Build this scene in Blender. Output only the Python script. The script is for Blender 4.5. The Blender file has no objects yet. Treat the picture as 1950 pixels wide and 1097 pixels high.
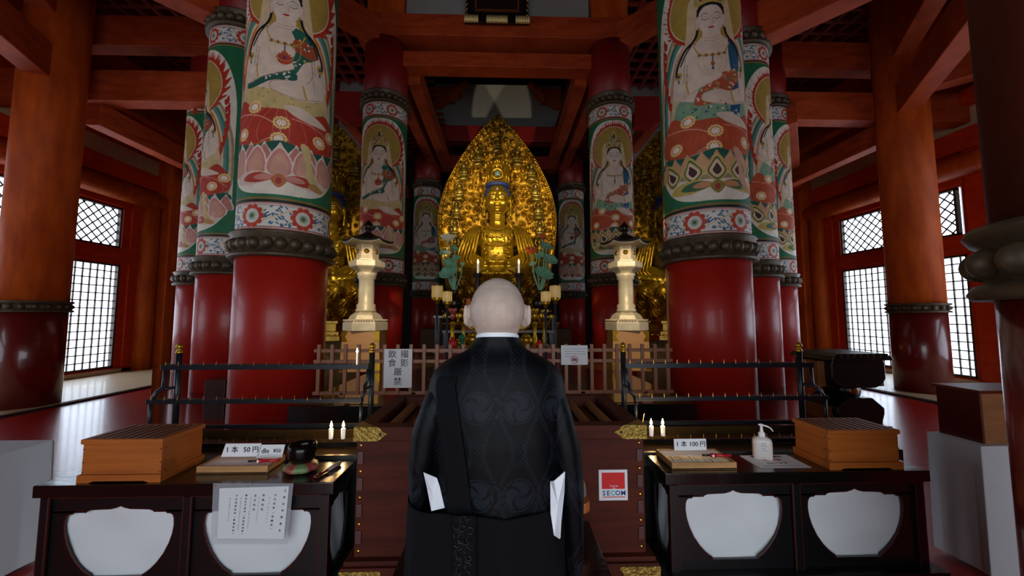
import bpy, math, random
import numpy as np
from math import sin, cos, pi, radians
from mathutils import Vector, Matrix
random.seed(4); rng = np.random.default_rng(4)
S = bpy.context.scene; COL = S.collection
EYE = 1.65
# ------------------------------------------------------------------ camera
FPX = 720.0; YAW = radians(1.6); PIT = radians(4.25)
cd = bpy.data.cameras.new('camera'); cam = bpy.data.objects.new('camera', cd); COL.objects.link(cam)
cd.sensor_width = 36; cd.lens = 36*FPX/1950; cd.clip_start = .05; cd.clip_end = 200
cam.location = (0, 0, EYE); cam.rotation_euler = (pi/2+PIT, 0, -YAW); S.camera = cam
_F = Vector((sin(YAW)*cos(PIT), cos(YAW)*cos(PIT), sin(PIT))); _R = Vector((cos(YAW), -sin(YAW), 0)); _U = _R.cross(_F)
def _ray(px, py): return _F*FPX+_R*(px-975)-_U*(py-548.5)
def at(px, py, Y):
    r = _ray(px, py); k = Y/r.y; return Vector((r.x*k, Y, EYE+r.z*k))
def atz(px, py, z):
    r = _ray(px, py); k = (z-EYE)/r.z; return Vector((r.x*k, r.y*k, z))
# ------------------------------------------------------------------ materials
def lin(c):
    if isinstance(c, str): c = [int(c[i:i+2], 16) for i in (0, 2, 4)]
    return tuple(((v/255)/12.92 if v/255 <= .04045 else ((v/255+.055)/1.055)**2.4) for v in c)
MATS = {}
def mat(name, c, rough=.5, metal=0, var=0, vscale=(8, 8, 8), bump=0, bscale=None, coat=0, emit=0, alpha=1, c2=None, sheen=0, spec=.5, trans=0):
    if name in MATS: return MATS[name]
    m = bpy.data.materials.new(name); m.use_nodes = True; nt = m.node_tree; N = nt.nodes; L = nt.links
    b = N['Principled BSDF']; c = lin(c)
    b.inputs['Base Color'].default_value = (*c, 1); b.inputs['Roughness'].default_value = rough; b.inputs['Metallic'].default_value = metal
    b.inputs['Coat Weight'].default_value = coat; b.inputs['Coat Roughness'].default_value = .08
    b.inputs['Specular IOR Level'].default_value = spec; b.inputs['Alpha'].default_value = alpha
    b.inputs['Sheen Weight'].default_value = sheen; b.inputs['Transmission Weight'].default_value = trans
    if emit:
        b.inputs['Emission Color'].default_value = (*c, 1); b.inputs['Emission Strength'].default_value = emit
    if var or bump:
        tc = N.new('ShaderNodeTexCoord'); mp = N.new('ShaderNodeMapping'); L.new(tc.outputs['Object'], mp.inputs[0]); mp.inputs['Scale'].default_value = vscale
        nz = N.new('ShaderNodeTexNoise'); nz.inputs['Scale'].default_value = 1; nz.inputs['Detail'].default_value = 6; nz.inputs['Roughness'].default_value = .62
        L.new(mp.outputs[0], nz.inputs['Vector'])
        if var:
            rp = N.new('ShaderNodeValToRGB'); rp.color_ramp.elements[0].position = .32; rp.color_ramp.elements[1].position = .68
            d = lin(c2) if c2 else tuple(v*(1-var) for v in c)
            rp.color_ramp.elements[0].color = (*d, 1); rp.color_ramp.elements[1].color = (*c, 1)
            L.new(nz.outputs['Fac'], rp.inputs[0]); L.new(rp.outputs[0], b.inputs['Base Color'])
        if bump:
            bp = N.new('ShaderNodeBump'); bp.inputs['Strength'].default_value = bump; bp.inputs['Distance'].default_value = .01
            if bscale:
                n2 = N.new('ShaderNodeTexNoise'); n2.inputs['Scale'].default_value = bscale; n2.inputs['Detail'].default_value = 4; L.new(tc.outputs['Object'], n2.inputs['Vector']); L.new(n2.outputs['Fac'], bp.inputs['Height'])
            else: L.new(nz.outputs['Fac'], bp.inputs['Height'])
            L.new(bp.outputs[0], b.inputs['Normal'])
    MATS[name] = m; return m
def vcmat(name, rough=.6, coat=0, bump=0, sheen=0, spec=.5):
    m = bpy.data.materials.new(name); m.use_nodes = True; nt = m.node_tree; b = nt.nodes['Principled BSDF']
    a = nt.nodes.new('ShaderNodeAttribute'); a.attribute_name = 'paint'
    nz = nt.nodes.new('ShaderNodeTexNoise'); nz.inputs['Scale'].default_value = 9; nz.inputs['Detail'].default_value = 8
    tc = nt.nodes.new('ShaderNodeTexCoord'); nt.links.new(tc.outputs['Object'], nz.inputs['Vector'])
    rp = nt.nodes.new('ShaderNodeMapRange'); rp.inputs['From Min'].default_value = .3; rp.inputs['From Max'].default_value = .7; rp.inputs['To Min'].default_value = .84; rp.inputs['To Max'].default_value = 1.06
    mx = nt.nodes.new('ShaderNodeMix'); mx.data_type = 'RGBA'; mx.blend_type = 'MULTIPLY'; mx.inputs[0].default_value = 1
    nt.links.new(nz.outputs['Fac'], rp.inputs[0]); nt.links.new(a.outputs['Color'], mx.inputs[6]); nt.links.new(rp.outputs[0], mx.inputs[7])
    nt.links.new(mx.outputs[2], b.inputs['Base Color']); b.inputs['Roughness'].default_value = rough; b.inputs['Coat Weight'].default_value = coat; b.inputs['Sheen Weight'].default_value = sheen
    b.inputs['Specular IOR Level'].default_value = spec
    return m
RED = mat('red_lacquer', 'a41c10', .4, var=.15, vscale=(3, 3, 1.2), coat=.12, bump=.05, bscale=14, spec=.4)
REDUP = mat('red_paint', '8a140e', .5, var=.25, vscale=(3, 3, 2))
ORANGE = mat('vermilion_timber', 'cc5c16', .6, var=.45, vscale=(5, 5, 1.2), bump=.15, c2='a03c0c', spec=.25)
ORANGEH = mat('vermilion_beam', 'b44a20', .6, var=.4, vscale=(2, 2, 9), bump=.1, c2='8c3010', spec=.25)
ORWALL = mat('vermilion_wall', 'c63a0c', .5, var=.3, vscale=(3, 3, 6), c2='ac2c08', spec=.25)
DRED = mat('dark_red_floor', 'a4140a', .26, var=.2, vscale=(9, .5, 1), coat=.15)
CREAM = mat('cream_board', 'c4a983', .4, var=.15, vscale=(.5, 6, 6), coat=.1)
DFLOOR = mat('dark_glossy_floor', '33160e', .14, var=.4, vscale=(.8, 8, 2), coat=.6)
GFLOOR = mat('inner_wood_floor', '6a4a22', .16, var=.4, vscale=(.8, 6, 2), coat=.5)
BRONZE = mat('dark_bronze', '62503a', .5, .45, var=.5, vscale=(14, 14, 14), bump=.2, c2='40392f')
BOSS = mat('boss_bronze', '5e4526', .36, .85, var=.4, vscale=(10, 10, 10))
GOLD = mat('gold_leaf', 'c89c22', .34, .8, var=.35, vscale=(4, 4, 4), bump=.15, bscale=30, c2='96701a')
GOLDR = mat('gold_relief', 'b88a1c', .36, .8, var=.4, vscale=(5, 5, 5), bump=.3, bscale=40, c2='7c5a12')
GOLDP = mat('gold_pale', 'd0a850', .3, 1, var=.3, vscale=(6, 6, 6), bump=.15, bscale=22, c2='a8843a')
BRASS = mat('engraved_brass', 'b89a4c', .42, .9, var=.5, vscale=(60, 60, 60), bump=.9, bscale=85, c2='7c6a34')
BLACK = mat('black_lacquer', '0c0d0e', .32, coat=.2, var=.2, vscale=(20, 3, 20))
BLACKT = mat('black_table_top', '100e0d', .2, var=.5, vscale=(3, 30, 3), bump=.25, coat=.4)
REDLINE = mat('red_edge_lacquer', '4a0e0a', .45, spec=.3)
CLOTH = mat('white_cotton', 'c9ced2', .85, var=.06, vscale=(3, 3, 3), bump=.3, bscale=5)
PAPER = mat('white_paper', 'd8dade', .7)
INK = mat('black_ink', '101014', .8)
REDINK = mat('red_ink', 'b03028', .8)
OFFER = mat('offering_box_wood', '521f10', .6, var=.4, vscale=(2, 2, 22), bump=.08, c2='36130b', spec=.2)
BOXW = mat('honey_wood', 'a85e22', .5, var=.3, vscale=(2.5, 2.5, 30), bump=.05, c2='8c481a', spec=.3)
BOXD = mat('box_slat_wood', '74401c', .5, var=.3, vscale=(20, 3, 3))
TRAYW = mat('pale_tray_wood', 'b88a58', .55, var=.35, vscale=(5, 5, 25), c2='94693c')
STEEL = mat('tarnished_tray_metal', '5a4322', .3, .55, var=.35, vscale=(2, 6, 6), c2='40321c')
RAIL = mat('black_iron', '1a2026', .34, .3)
PIN = mat('brass_pin', 'b8863c', .35, .9)
FENCE = mat('fence_wood', '96644a', .5, var=.2, vscale=(6, 6, 2))
PLASTER = mat('grey_plaster', '9c9c96', .9, var=.1, vscale=(1, 1, 1))
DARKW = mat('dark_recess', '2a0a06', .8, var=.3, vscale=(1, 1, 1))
LANT = mat('pale_bronze_lantern', 'dcc89e', .45, .2, var=.25, vscale=(6, 6, 6), bump=.15, bscale=20)
LROOF = mat('lantern_roof_bronze', '2c241e', .4, .6, var=.3)
PEDW = mat('cypress_pedestal', 'c08a52', .5, var=.2, vscale=(2, 2, 10))
SKIN = mat('shaved_skin', 'bdab9c', .5, var=.1, vscale=(30, 30, 30), bump=.05, bscale=90, c2='af9f93', spec=.35)
SKIN.node_tree.nodes['Principled BSDF'].inputs['Subsurface Weight'].default_value = .08
SKIN.node_tree.nodes['Principled BSDF'].inputs['Subsurface Scale'].default_value = .01
ROBE2 = mat('plain_black_cloth', '090a0f', .85, var=.2, vscale=(2, 2, 1), bump=.25, bscale=4, spec=.15)
WHITEC = mat('white_underrobe', 'dfe6ee', .8)
WAX = mat('candle_wax', 'f0e6d4', .5, emit=.35)
FLAME = mat('candle_flame', 'ffc070', .5, emit=45)
GREEN = mat('lotus_leaf_green', '82bc98', .5, var=.3, vscale=(10, 10, 10))
WPET = mat('white_lotus_petal', 'e6dfc2', .5); OPET = mat('orange_lotus_petal', 'd0622a', .5)
BLUEH = mat('blue_hair', '26386a', .6)
GLOW = mat('lantern_paper_lit', 'e0c090', .6, emit=.12)
DAY = mat('daylit_window_paper', 'dcecff', .6, emit=4.2)
LATT = mat('lattice_wood', '3a2a20', .6)
PLAST = mat('clear_bottle_plastic', 'd9cfc8', .3, alpha=.86); WPL = mat('white_plastic', 'e8ebee', .35)
LAMI = mat('clear_laminate', 'b8bcc4', .12, alpha=.3)
REDPL = mat('red_plastic', 'b01420', .3); BLKPL = mat('black_plastic', '0c0c0e', .4)
# ------------------------------------------------------------------ mesh builder
class MB:
    def __init__(s): s.v = []; s.f = []; s.sm = []
    def add(s, vs, fs, smooth=False, M=None):
        o = len(s.v)
        if M is not None: vs = [M @ Vector(v) for v in vs]
        s.v += [tuple(v) for v in vs]; s.f += [tuple(i+o for i in f) for f in fs]; s.sm += [smooth]*len(fs); return s
    def box(s, a, b, M=None):
        x0, y0, z0 = a; x1, y1, z1 = b
        if x0 > x1: x0, x1 = x1, x0
        if y0 > y1: y0, y1 = y1, y0
        if z0 > z1: z0, z1 = z1, z0
        return s.add([(x0, y0, z0), (x1, y0, z0), (x1, y1, z0), (x0, y1, z0), (x0, y0, z1), (x1, y0, z1), (x1, y1, z1), (x0, y1, z1)],
                     [(0, 3, 2, 1), (4, 5, 6, 7), (0, 1, 5, 4), (1, 2, 6, 5), (2, 3, 7, 6), (3, 0, 4, 7)], False, M)
    def lathe(s, prof, c=(0, 0, 0), n=32, M=None, smooth=True, ph=0, sx=1, sy=1, caps=True):
        vs = []; fs = []
        for r, z in prof:
            for i in range(n):
                a = 2*pi*i/n+ph; vs.append((c[0]+r*cos(a)*sx, c[1]+r*sin(a)*sy, c[2]+z))
        m = len(prof)
        for j in range(m-1):
            for i in range(n): k = (i+1) % n; fs.append((j*n+i, j*n+k, (j+1)*n+k, (j+1)*n+i))
        s.add(vs, fs, smooth, M)
        if caps:
            o = len(s.v)-len(vs)
            s.f.append(tuple(o+i for i in range(n))[::-1]); s.sm.append(False)
            s.f.append(tuple(o+(m-1)*n+i for i in range(n))); s.sm.append(False)
        return s
    def ell(s, c, r, rot=None, n=20, m=12):
        if not hasattr(r, '__len__'): r = (r, r, r)
        vs = [(0, 0, -1)]; fs = []
        for j in range(1, m):
            t = -pi/2+pi*j/m
            for i in range(n): a = 2*pi*i/n; vs.append((cos(a)*cos(t), sin(a)*cos(t), sin(t)))
        vs.append((0, 0, 1)); e = len(vs)-1
        for i in range(n): fs.append((0, 1+(i+1) % n, 1+i)); fs.append((e, 1+(m-2)*n+i, 1+(m-2)*n+(i+1) % n))
        for j in range(m-2):
            for i in range(n): k = (i+1) % n; fs.append((1+j*n+i, 1+j*n+k, 1+(j+1)*n+k, 1+(j+1)*n+i))
        M = Matrix.Translation(c) @ (rot.to_4x4() if rot is not None else Matrix()) @ Matrix.Diagonal((*r, 1))
        return s.add(vs, fs, True, M)
    def tube(s, pts, r, n=10, caps=True, flat=1):
        pts = [Vector(p) for p in pts]; m = len(pts)
        rs = r if hasattr(r, '__len__') else [r]*m
        vs = []; fs = []; T0 = None
        for j in range(m):
            d = (pts[min(j+1, m-1)]-pts[max(j-1, 0)]).normalized()
            if T0 is None:
                T0 = d.orthogonal().normalized()
            T0 = (T0-d*T0.dot(d)).normalized(); B = d.cross(T0)
            for i in range(n):
                a = 2*pi*i/n; vs.append(pts[j]+T0*cos(a)*rs[j]+B*sin(a)*rs[j]*flat)
        for j in range(m-1):
            for i in range(n): k = (i+1) % n; fs.append((j*n+i, j*n+k, (j+1)*n+k, (j+1)*n+i))
        if caps: fs.append(tuple(range(n))[::-1]); fs.append(tuple((m-1)*n+i for i in range(n)))
        return s.add(vs, fs, n > 6)
    def cap(s, a, b, ra, rb):      # capsule
        s.tube([a, b], [ra, rb], 16); s.ell(a, ra, n=16, m=10); s.ell(b, rb, n=16, m=10); return s
    def prism(s, poly, f, t):     # poly 2D outline, f maps (u,v,w) to 3D, thickness t in w
        n = len(poly); vs = [f(u, v, 0) for u, v in poly]+[f(u, v, t) for u, v in poly]
        fs = [tuple(range(n)), tuple(range(n, 2*n))[::-1]]+[(i, n+i, n+(i+1) % n, (i+1) % n) for i in range(n)]
        return s.add(vs, fs)
    def beam(s, p0, p1, w, h):
        p0 = Vector(p0); p1 = Vector(p1); d = (p1-p0).normalized(); x = d.cross(Vector((0, 0, 1))).normalized()*w/2; z = x.cross(d).normalized()*h/2
        vs = [p+a*x+b*z for p in (p0, p1) for a, b in ((-1, -1), (1, -1), (1, 1), (-1, 1))]
        return s.add(vs, [(0, 1, 2, 3), (7, 6, 5, 4), (0, 4, 5, 1), (1, 5, 6, 2), (2, 6, 7, 3), (3, 7, 4, 0)])
    def grid(s, fn, nu, nv, smooth=True, closed=False):
        vs = [fn(i/(nu if closed else nu-1), j/(nv-1)) for j in range(nv) for i in range(nu)]
        fs = []
        for j in range(nv-1):
            for i in range(nu if closed else nu-1): k = (i+1) % nu; fs.append((j*nu+i, j*nu+k, (j+1)*nu+k, (j+1)*nu+i))
        return s.add(vs, fs, smooth)
ORG = {}
def obj(name, mb, m, parent=None, bevel=0, kind=None, remesh=0, smooth=0, label=None, solid=0):
    me = bpy.data.meshes.new(name); org = ORG.get(parent.name, Vector()) if parent else Vector()
    me.from_pydata([(v[0]-org.x, v[1]-org.y, v[2]-org.z) for v in mb.v], [], mb.f); me.polygons.foreach_set('use_smooth', mb.sm)
    if m: me.materials.append(m)
    me.update(); o = bpy.data.objects.new(name, me); COL.objects.link(o)
    if parent: o.parent = parent; ORG[o.name] = org
    if bevel:
        b = o.modifiers.new('bevel', 'BEVEL'); b.width = bevel; b.segments = 2; b.limit_method = 'ANGLE'
    if solid:
        b = o.modifiers.new('solid', 'SOLIDIFY'); b.thickness = solid; b.offset = 0
    if remesh:
        b = o.modifiers.new('remesh', 'REMESH'); b.mode = 'VOXEL'; b.voxel_size = remesh; b.use_smooth_shade = True
        if smooth: b = o.modifiers.new('smooth', 'SMOOTH'); b.iterations = smooth; b.factor = .6
    if kind: o['kind'] = kind
    if label: o['label'] = label
    return o
def thing(name, label, cat, loc=(0, 0, 0), group=None):
    o = bpy.data.objects.new(name, None); COL.objects.link(o); o.location = loc; ORG[o.name] = Vector(loc)
    o.empty_display_size = .1; o['label'] = label; o['category'] = cat
    if group: o['group'] = group
    return o
def tag(o, label, cat, group=None):
    o['label'] = label; o['category'] = cat
    if group: o['group'] = group
    return o
def struct(name, mb, m, bevel=0): return obj(name, mb, m, None, bevel, 'structure')
def copytree(o, parent=None):
    c = o.copy(); COL.objects.link(c)
    if parent: c.parent = parent
    for ch in list(o.children): copytree(ch, c)
    return c
def text(s, size, loc, M3, m, parent, name='lettering', ax='CENTER', xs=1, bold=0, lines=None):
    cu = bpy.data.curves.new(name, 'FONT'); cu.body = s; cu.size = size; cu.align_x = ax; cu.align_y = 'CENTER'; cu.extrude = .0004; cu.offset = bold; cu.resolution_u = 2
    if lines: cu.space_line = lines
    t = bpy.data.objects.new(name, cu); COL.objects.link(t); bpy.context.view_layer.update()
    me = bpy.data.meshes.new_from_object(t.evaluated_get(bpy.context.evaluated_depsgraph_get()))
    bpy.data.objects.remove(t)
    org = ORG.get(parent.name, Vector()) if parent else Vector()
    me.transform(Matrix.Translation(Vector(loc)-org) @ M3.to_4x4() @ Matrix.Diagonal((xs, 1, 1, 1)))
    me.materials.clear(); me.materials.append(m); o = bpy.data.objects.new(name, me); COL.objects.link(o)
    if parent: o.parent = parent
    return o
FRONT = Matrix(((1, 0, 0), (0, 0, -1), (0, 1, 0)))      # text plane facing -Y
def painted(name, V, nu, nv, colors, m, parent=None, closed=False, label=None):
    """V (nv,nu,3) points, colors (nv,nu,3) linear"""
    org = ORG.get(parent.name, Vector()) if parent else Vector()
    me = bpy.data.meshes.new(name); P = (V-np.array(org)).reshape(-1, 3).astype(np.float32)
    idx = np.arange(nu*nv).reshape(nv, nu); 
    if closed: nx = np.roll(idx, -1, 1); a, b, c, d = idx[:-1], nx[:-1], nx[1:], idx[1:]
    else: a, b, c, d = idx[:-1, :-1], idx[:-1, 1:], idx[1:, 1:], idx[1:, :-1]
    F = np.stack([a, b, c, d], -1).reshape(-1, 4)
    me.vertices.add(len(P)); me.vertices.foreach_set('co', P.ravel())
    me.loops.add(F.size); me.loops.foreach_set('vertex_index', F.ravel().astype(np.int32))
    me.polygons.add(len(F)); me.polygons.foreach_set('loop_start', np.arange(0, F.size, 4, dtype=np.int32)); me.polygons.foreach_set('use_smooth', np.ones(len(F), dtype=bool))
    me.update(calc_edges=True)
    if colors is not None:
        at_ = me.color_attributes.new('paint', 'FLOAT_COLOR', 'POINT'); C4 = np.ones((len(P), 4), np.float32); C4[:, :3] = colors.reshape(-1, 3); at_.data.foreach_set('color', C4.ravel())
    me.materials.append(m); me.validate(); o = bpy.data.objects.new(name, me); COL.objects.link(o)
    if parent: o.parent = parent; ORG[o.name] = org
    if label: o['label'] = label
    return o
# ------------------------------------------------------------------ column painting
RC = .5; NU = 600; NV = 760; ZA, ZB = 2.58, 6.50
def spline(pts, k=8, closed=True):
    P = np.array(pts, float); n = len(P); out = []
    for i in range(n if closed else n-1):
        if closed: p0, p1, p2, p3 = P[(i-1) % n], P[i], P[(i+1) % n], P[(i+2) % n]
        else: p0, p1, p2, p3 = P[max(i-1, 0)], P[i], P[i+1], P[min(i+2, n-1)]
        for t in np.linspace(0, 1, k, endpoint=False):
            out.append(.5*((2*p1)+(-p0+p2)*t+(2*p0-5*p1+4*p2-p3)*t*t+(-p0+3*p1-3*p2+p3)*t**3))
    if not closed: out.append(P[-1])
    return np.array(out)
class Canvas:
    def __init__(s, U, Z, base): s.U = U; s.Z = Z; s.C = np.empty(U.shape+(3,)); s.C[:] = lin(base)
    def fill(s, m, c): s.C[m] = lin(c)
    def win(s, x0, x1, z0, z1):
        return (s.U >= x0) & (s.U <= x1) & (s.Z >= z0) & (s.Z <= z1)
    def blob(s, pts, c, smooth=True):
        P = spline(pts) if smooth else np.array(pts, float)
        w = np.nonzero(s.win(P[:, 0].min(), P[:, 0].max(), P[:, 1].min(), P[:, 1].max()))
        x = s.U[w]; y = s.Z[w]; ins = np.zeros(len(x), bool); j = len(P)-1
        for i in range(len(P)):
            xi, yi = P[i]; xj, yj = P[j]
            if yi != yj: ins ^= ((yi > y) != (yj > y)) & (x < (xj-xi)*(y-yi)/(yj-yi)+xi)
            j = i
        s.C[w[0][ins], w[1][ins]] = lin(c)
    def ell(s, cx, cz, rx, rz, c, a=0):
        w = s.win(cx-max(rx, rz), cx+max(rx, rz), cz-max(rx, rz), cz+max(rx, rz)); x = s.U-cx; y = s.Z-cz
        xr = x*cos(a)+y*sin(a); yr = -x*sin(a)+y*cos(a); s.C[w & ((xr/rx)**2+(yr/rz)**2 <= 1)] = lin(c)
    def line(s, pts, wd, c, smooth=True):
        P = spline(pts, 8, False) if smooth else np.array(pts, float)
        w = np.nonzero(s.win(P[:, 0].min()-wd, P[:, 0].max()+wd, P[:, 1].min()-wd, P[:, 1].max()+wd)); x = s.U[w]; y = s.Z[w]; hit = np.zeros(len(x), bool)
        for i in range(len(P)-1):
            a = P[i]; d = P[i+1]-a; L2 = (d**2).sum()+1e-12; t = np.clip(((x-a[0])*d[0]+(y-a[1])*d[1])/L2, 0, 1)
            hit |= (x-a[0]-t*d[0])**2+(y-a[1]-t*d[1])**2 < (wd/2)**2
        s.C[w[0][hit], w[1][hit]] = lin(c)
    def roundel(s, x, z, r, a='efe6d0', b='d8b050'):
        s.ell(x, z, r, r*.8, b)
        for k in range(12): s.ell(x+r*.85*cos(k*pi/6), z+r*.68*sin(k*pi/6), r*.22, r*.22, 'e8c878')
        s.ell(x, z, r*.72, r*.58, 'c8402a')
        for k in range(10): s.ell(x+r*.45*cos(k*pi/5), z+r*.36*sin(k*pi/5), r*.2, r*.12, a, k*pi/5)
        s.ell(x, z, r*.24, r*.2, a)
GRN, WHT = '1f6b46', 'e2d9c8'
def floral(c, z0, z1):
    zc = (z0+z1)/2; h = z1-z0
    c.fill((c.Z >= z0) & (c.Z <= z1), 'dcd8cc')
    for zz, wd, co in ((z0+.012, .02, 'b87870'), (z0+.035, .008, '7a2a20'), (z1-.012, .02, 'c09088'), (z1-.035, .008, '7a2a20')): c.fill(abs(c.Z-zz) < wd/2, co)
    P = 2*pi*RC; n = 6
    for k in range(-1, n+1):
        x0 = -P/2+(k+.5)*P/n; sp = P/n; rr = random.Random(7)
        c.line([(x0+.1*sp, zc-.3*h), (x0+.3*sp, zc-.12*h), (x0+.5*sp, zc+.02*h), (x0+.7*sp, zc+.2*h), (x0+.9*sp, zc+.3*h)], .008, 'c8a850')
        c.line([(x0-.25*sp, zc+.05*h), (x0-.22*sp, zc-.22*h), (x0, zc-.33*h), (x0+.2*sp, zc-.26*h)], .006, 'c8a850')
        c.line([(x0+.25*sp, zc-.05*h), (x0+.22*sp, zc+.22*h), (x0, zc+.33*h), (x0-.2*sp, zc+.26*h)], .006, 'c8a850')
        for q in range(46):
            u = .24+.52*rr.random(); v = rr.uniform(-.36, .36)
            dl = abs(v-(u-.5)*.72)
            if dl < .05: continue
            c.ell(x0+u*sp, zc+v*h, .021, .0085, '285c86' if q % 3 else '3a7088', rr.choice((.5, .9, -.5, 2.4, 2.7)))
    for k in range(-1, n+1):
        x0 = -P/2+(k+.5)*P/n; R_ = .39*h
        for q in range(10): c.ell(x0+R_*.82*cos(q*pi/5), zc+R_*.82*sin(q*pi/5), R_*.3, R_*.27, 'b8402a', q*pi/5)
        c.ell(x0, zc, R_*.8, R_*.8, 'b8402a'); c.ell(x0, zc, R_*.66, R_*.66, 'd8d0c4')
        for q in range(14): c.line([(x0+R_*.36*cos(q*pi/7), zc+R_*.36*sin(q*pi/7)), (x0+R_*.62*cos(q*pi/7), zc+R_*.62*sin(q*pi/7))], .004, '9a8a88', False)
        c.ell(x0, zc, R_*.34, R_*.34, '78a888'); c.ell(x0, zc, R_*.16, R_*.16, '7a3a2c'); c.ell(x0, zc, R_*.07, R_*.07, '3a6a50')
def figure(c, ox, style, flip=1):
    X = lambda x: ox+x*flip
    def B(pts, co, sm=True): c.blob([(X(x), z) for x, z in pts], co, sm)
    def E(x, z, a, b, co, r=0): c.ell(X(x), z, a, b, co, r*flip)
    def Ln(pts, w, co, sm=True): c.line([(X(x), z) for x, z in pts], w, co, sm)
    # white ogival panel on green
    m = (abs(c.U-ox) < .72)
    q = np.clip(abs(c.U-ox)/.72, 0, 1); zt = 6.06-1.1*(1-np.sqrt(1-q**3.2)); zb = 3.0+.42*q**4
    c.fill(m & (c.Z < zt) & (c.Z > zb), WHT)
    # body nimbus rings
    for a, co in ((1, '9c8a70'), (.95, 'c8b48c'), (.9, '3f7a6c'), (.85, '5f8f84'), (.79, 'd8c8a8'), (.75, 'd07a34')):
        B([(x*a, 4.4+(z-4.4)*a) for x, z in ((-.69, 3.7), (-.72, 4.2), (-.66, 4.7), (-.45, 5.15), (0, 5.35), (.45, 5.15), (.66, 4.7), (.72, 4.2), (.69, 3.7), (.45, 3.3), (-.45, 3.3))],
          co if style == 0 else {'d07a34': 'c8a088', '3f7a6c': '2f6a64', 'd8c8a8': 'dcd0b8'}.get(co, co))
    # flames and head halo
    hz = 5.42
    for k in range(58):
        a = radians(-50+280*k/57); r0 = .50; t = .07+.035*((k*7) % 3); ca, sa = cos(a), sin(a); up = .045+.03*abs(ca)
        bx_, bz_ = r0*ca, hz+r0*sa
        B([(r0*cos(a-.07), hz+r0*sin(a-.07)), (bx_+t*.55*ca+.012, bz_+t*.5*sa+up*.25), (bx_+t*.95*ca, bz_+t*.8*sa+up*1.3), (bx_+t*.45*ca-.012, bz_+t*.4*sa+up*.6), (r0*cos(a+.07), hz+r0*sin(a+.07))], 'b23420')
    for s_ in (-1, 1):
        for k in range(9):
            z_ = 5.15-.12*k; x_ = .56+.02*k-.004*k*k
            B([(s_*x_, z_-.08), (s_*(x_+.05), z_-.02), (s_*(x_+.045), z_+.1), (s_*(x_+.01), z_+.03), (s_*(x_-.02), z_)], 'b23420')
    E(0, hz, .535, .535, 'b23420'); E(0, hz, .495, .495, 'dccdb0'); E(0, hz, .483, .483, 'a88a3e')
    sk = 'dcc8b4'; sk2 = 'a87c68'
    # veils
    B([(-.24, 5.5), (-.3, 5.0), (-.46, 4.5), (-.52, 4.0), (-.42, 4.0), (-.25, 4.7), (-.12, 5.4)], 'd0b890'); B([(.2, 5.5), (.3, 4.95), (.46, 4.5), (.56, 3.95), (.44, 3.95), (.3, 4.6), (.1, 5.4)], 'd0b890')
    # arms, shoulders, torso
    B([(-.09, 5.02), (-.2, 4.93), (-.34, 4.86), (-.43, 4.65), (-.47, 4.4), (-.36, 4.28), (-.3, 4.12), (0, 4.05), (.3, 4.12), (.38, 4.26), (.5, 4.4), (.45, 4.66), (.36, 4.86), (.2, 4.94), (.09, 5.02)], sk)
    Ln([(-.28, 4.72), (-.29, 4.5), (-.22, 4.38)], .008, sk2); Ln([(.28, 4.72), (.3, 4.5), (.24, 4.36)], .008, sk2)
    # dhoti waist
    B([(-.4, 4.28), (-.2, 4.22), (.1, 4.2), (.42, 4.24), (.46, 4.02), (.2, 3.95), (-.25, 3.95), (-.46, 4.05)], 'cbb47a' if style == 0 else '7fa384')
    rr = random.Random(3+style)
    for k in range(26): E(rr.uniform(-.38, .4), rr.uniform(4.0, 4.22), .014, .009, 'a8924e' if style == 0 else '3c5c44', rr.uniform(0, 3))
    # scarf across the body
    if style == 0:
        B([(.05, 4.98), (.2, 4.97), (.36, 4.84), (.3, 4.68), (.2, 4.6), (.1, 4.42), (-.06, 4.4), (-.02, 4.54), (.1, 4.66), (.1, 4.84)], '22604c')
        B([(.1, 4.85), (.3, 4.86), (.36, 4.76), (.28, 4.68), (.1, 4.72)], 'a04a2c')
        B([(-.42, 4.3), (-.34, 4.4), (-.16, 4.46), (.1, 4.46), (.12, 4.36), (-.1, 4.32), (-.3, 4.24), (-.42, 4.24)], '1f5a4a')
        for k in range(34):
            x = rr.uniform(-.4, .32); z = 4.38+.55*max(x-.02, 0)/.3+rr.uniform(-.06, .07); E(x, min(z, 4.94), .013, .01, 'd8d4c4')
    else:
        B([(.2, 4.96), (.34, 4.86), (.34, 4.6), (.24, 4.55), (.2, 4.7)], '1d5a78'); B([(.2, 4.5), (.32, 4.5), (.34, 4.1), (.2, 4.06)], '1d5080')
        B([(-.22, 4.2), (-.1, 4.44), (.12, 4.55), (.32, 4.58), (.3, 4.44), (.12, 4.24), (-.06, 4.16)], 'b0523a')
        for k in range(60):
            x = rr.uniform(-.2, .3); E(x, 4.4+.35*x+rr.uniform(-.12, .11), .018, .012, ('d8cfb8', '6a8a5c', 'c88a4a')[k % 3], rr.uniform(0, 3))
    # forearms and hands
    B([(-.47, 4.42), (-.4, 4.3), (-.2, 4.36), (0, 4.44), (.1, 4.5), (.06, 4.56), (-.1, 4.54), (-.3, 4.48)], sk); B([(.5, 4.42), (.4, 4.22), (.14, 4.14), (-.1, 4.2), (-.12, 4.3), (.04, 4.34), (.2, 4.32), (.4, 4.42)], sk)
    Ln([(-.42, 4.3), (-.2, 4.36), (.02, 4.44), (.1, 4.5)], .007, sk2); Ln([(.42, 4.24), (.16, 4.15), (-.1, 4.2), (-.12, 4.3), (.04, 4.34)], .007, sk2)
    Ln([(-.3, 4.5), (-.28, 4.36)], .022, 'b89a48'); Ln([(.2, 4.32), (.24, 4.18)], .022, 'b89a48')
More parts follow.
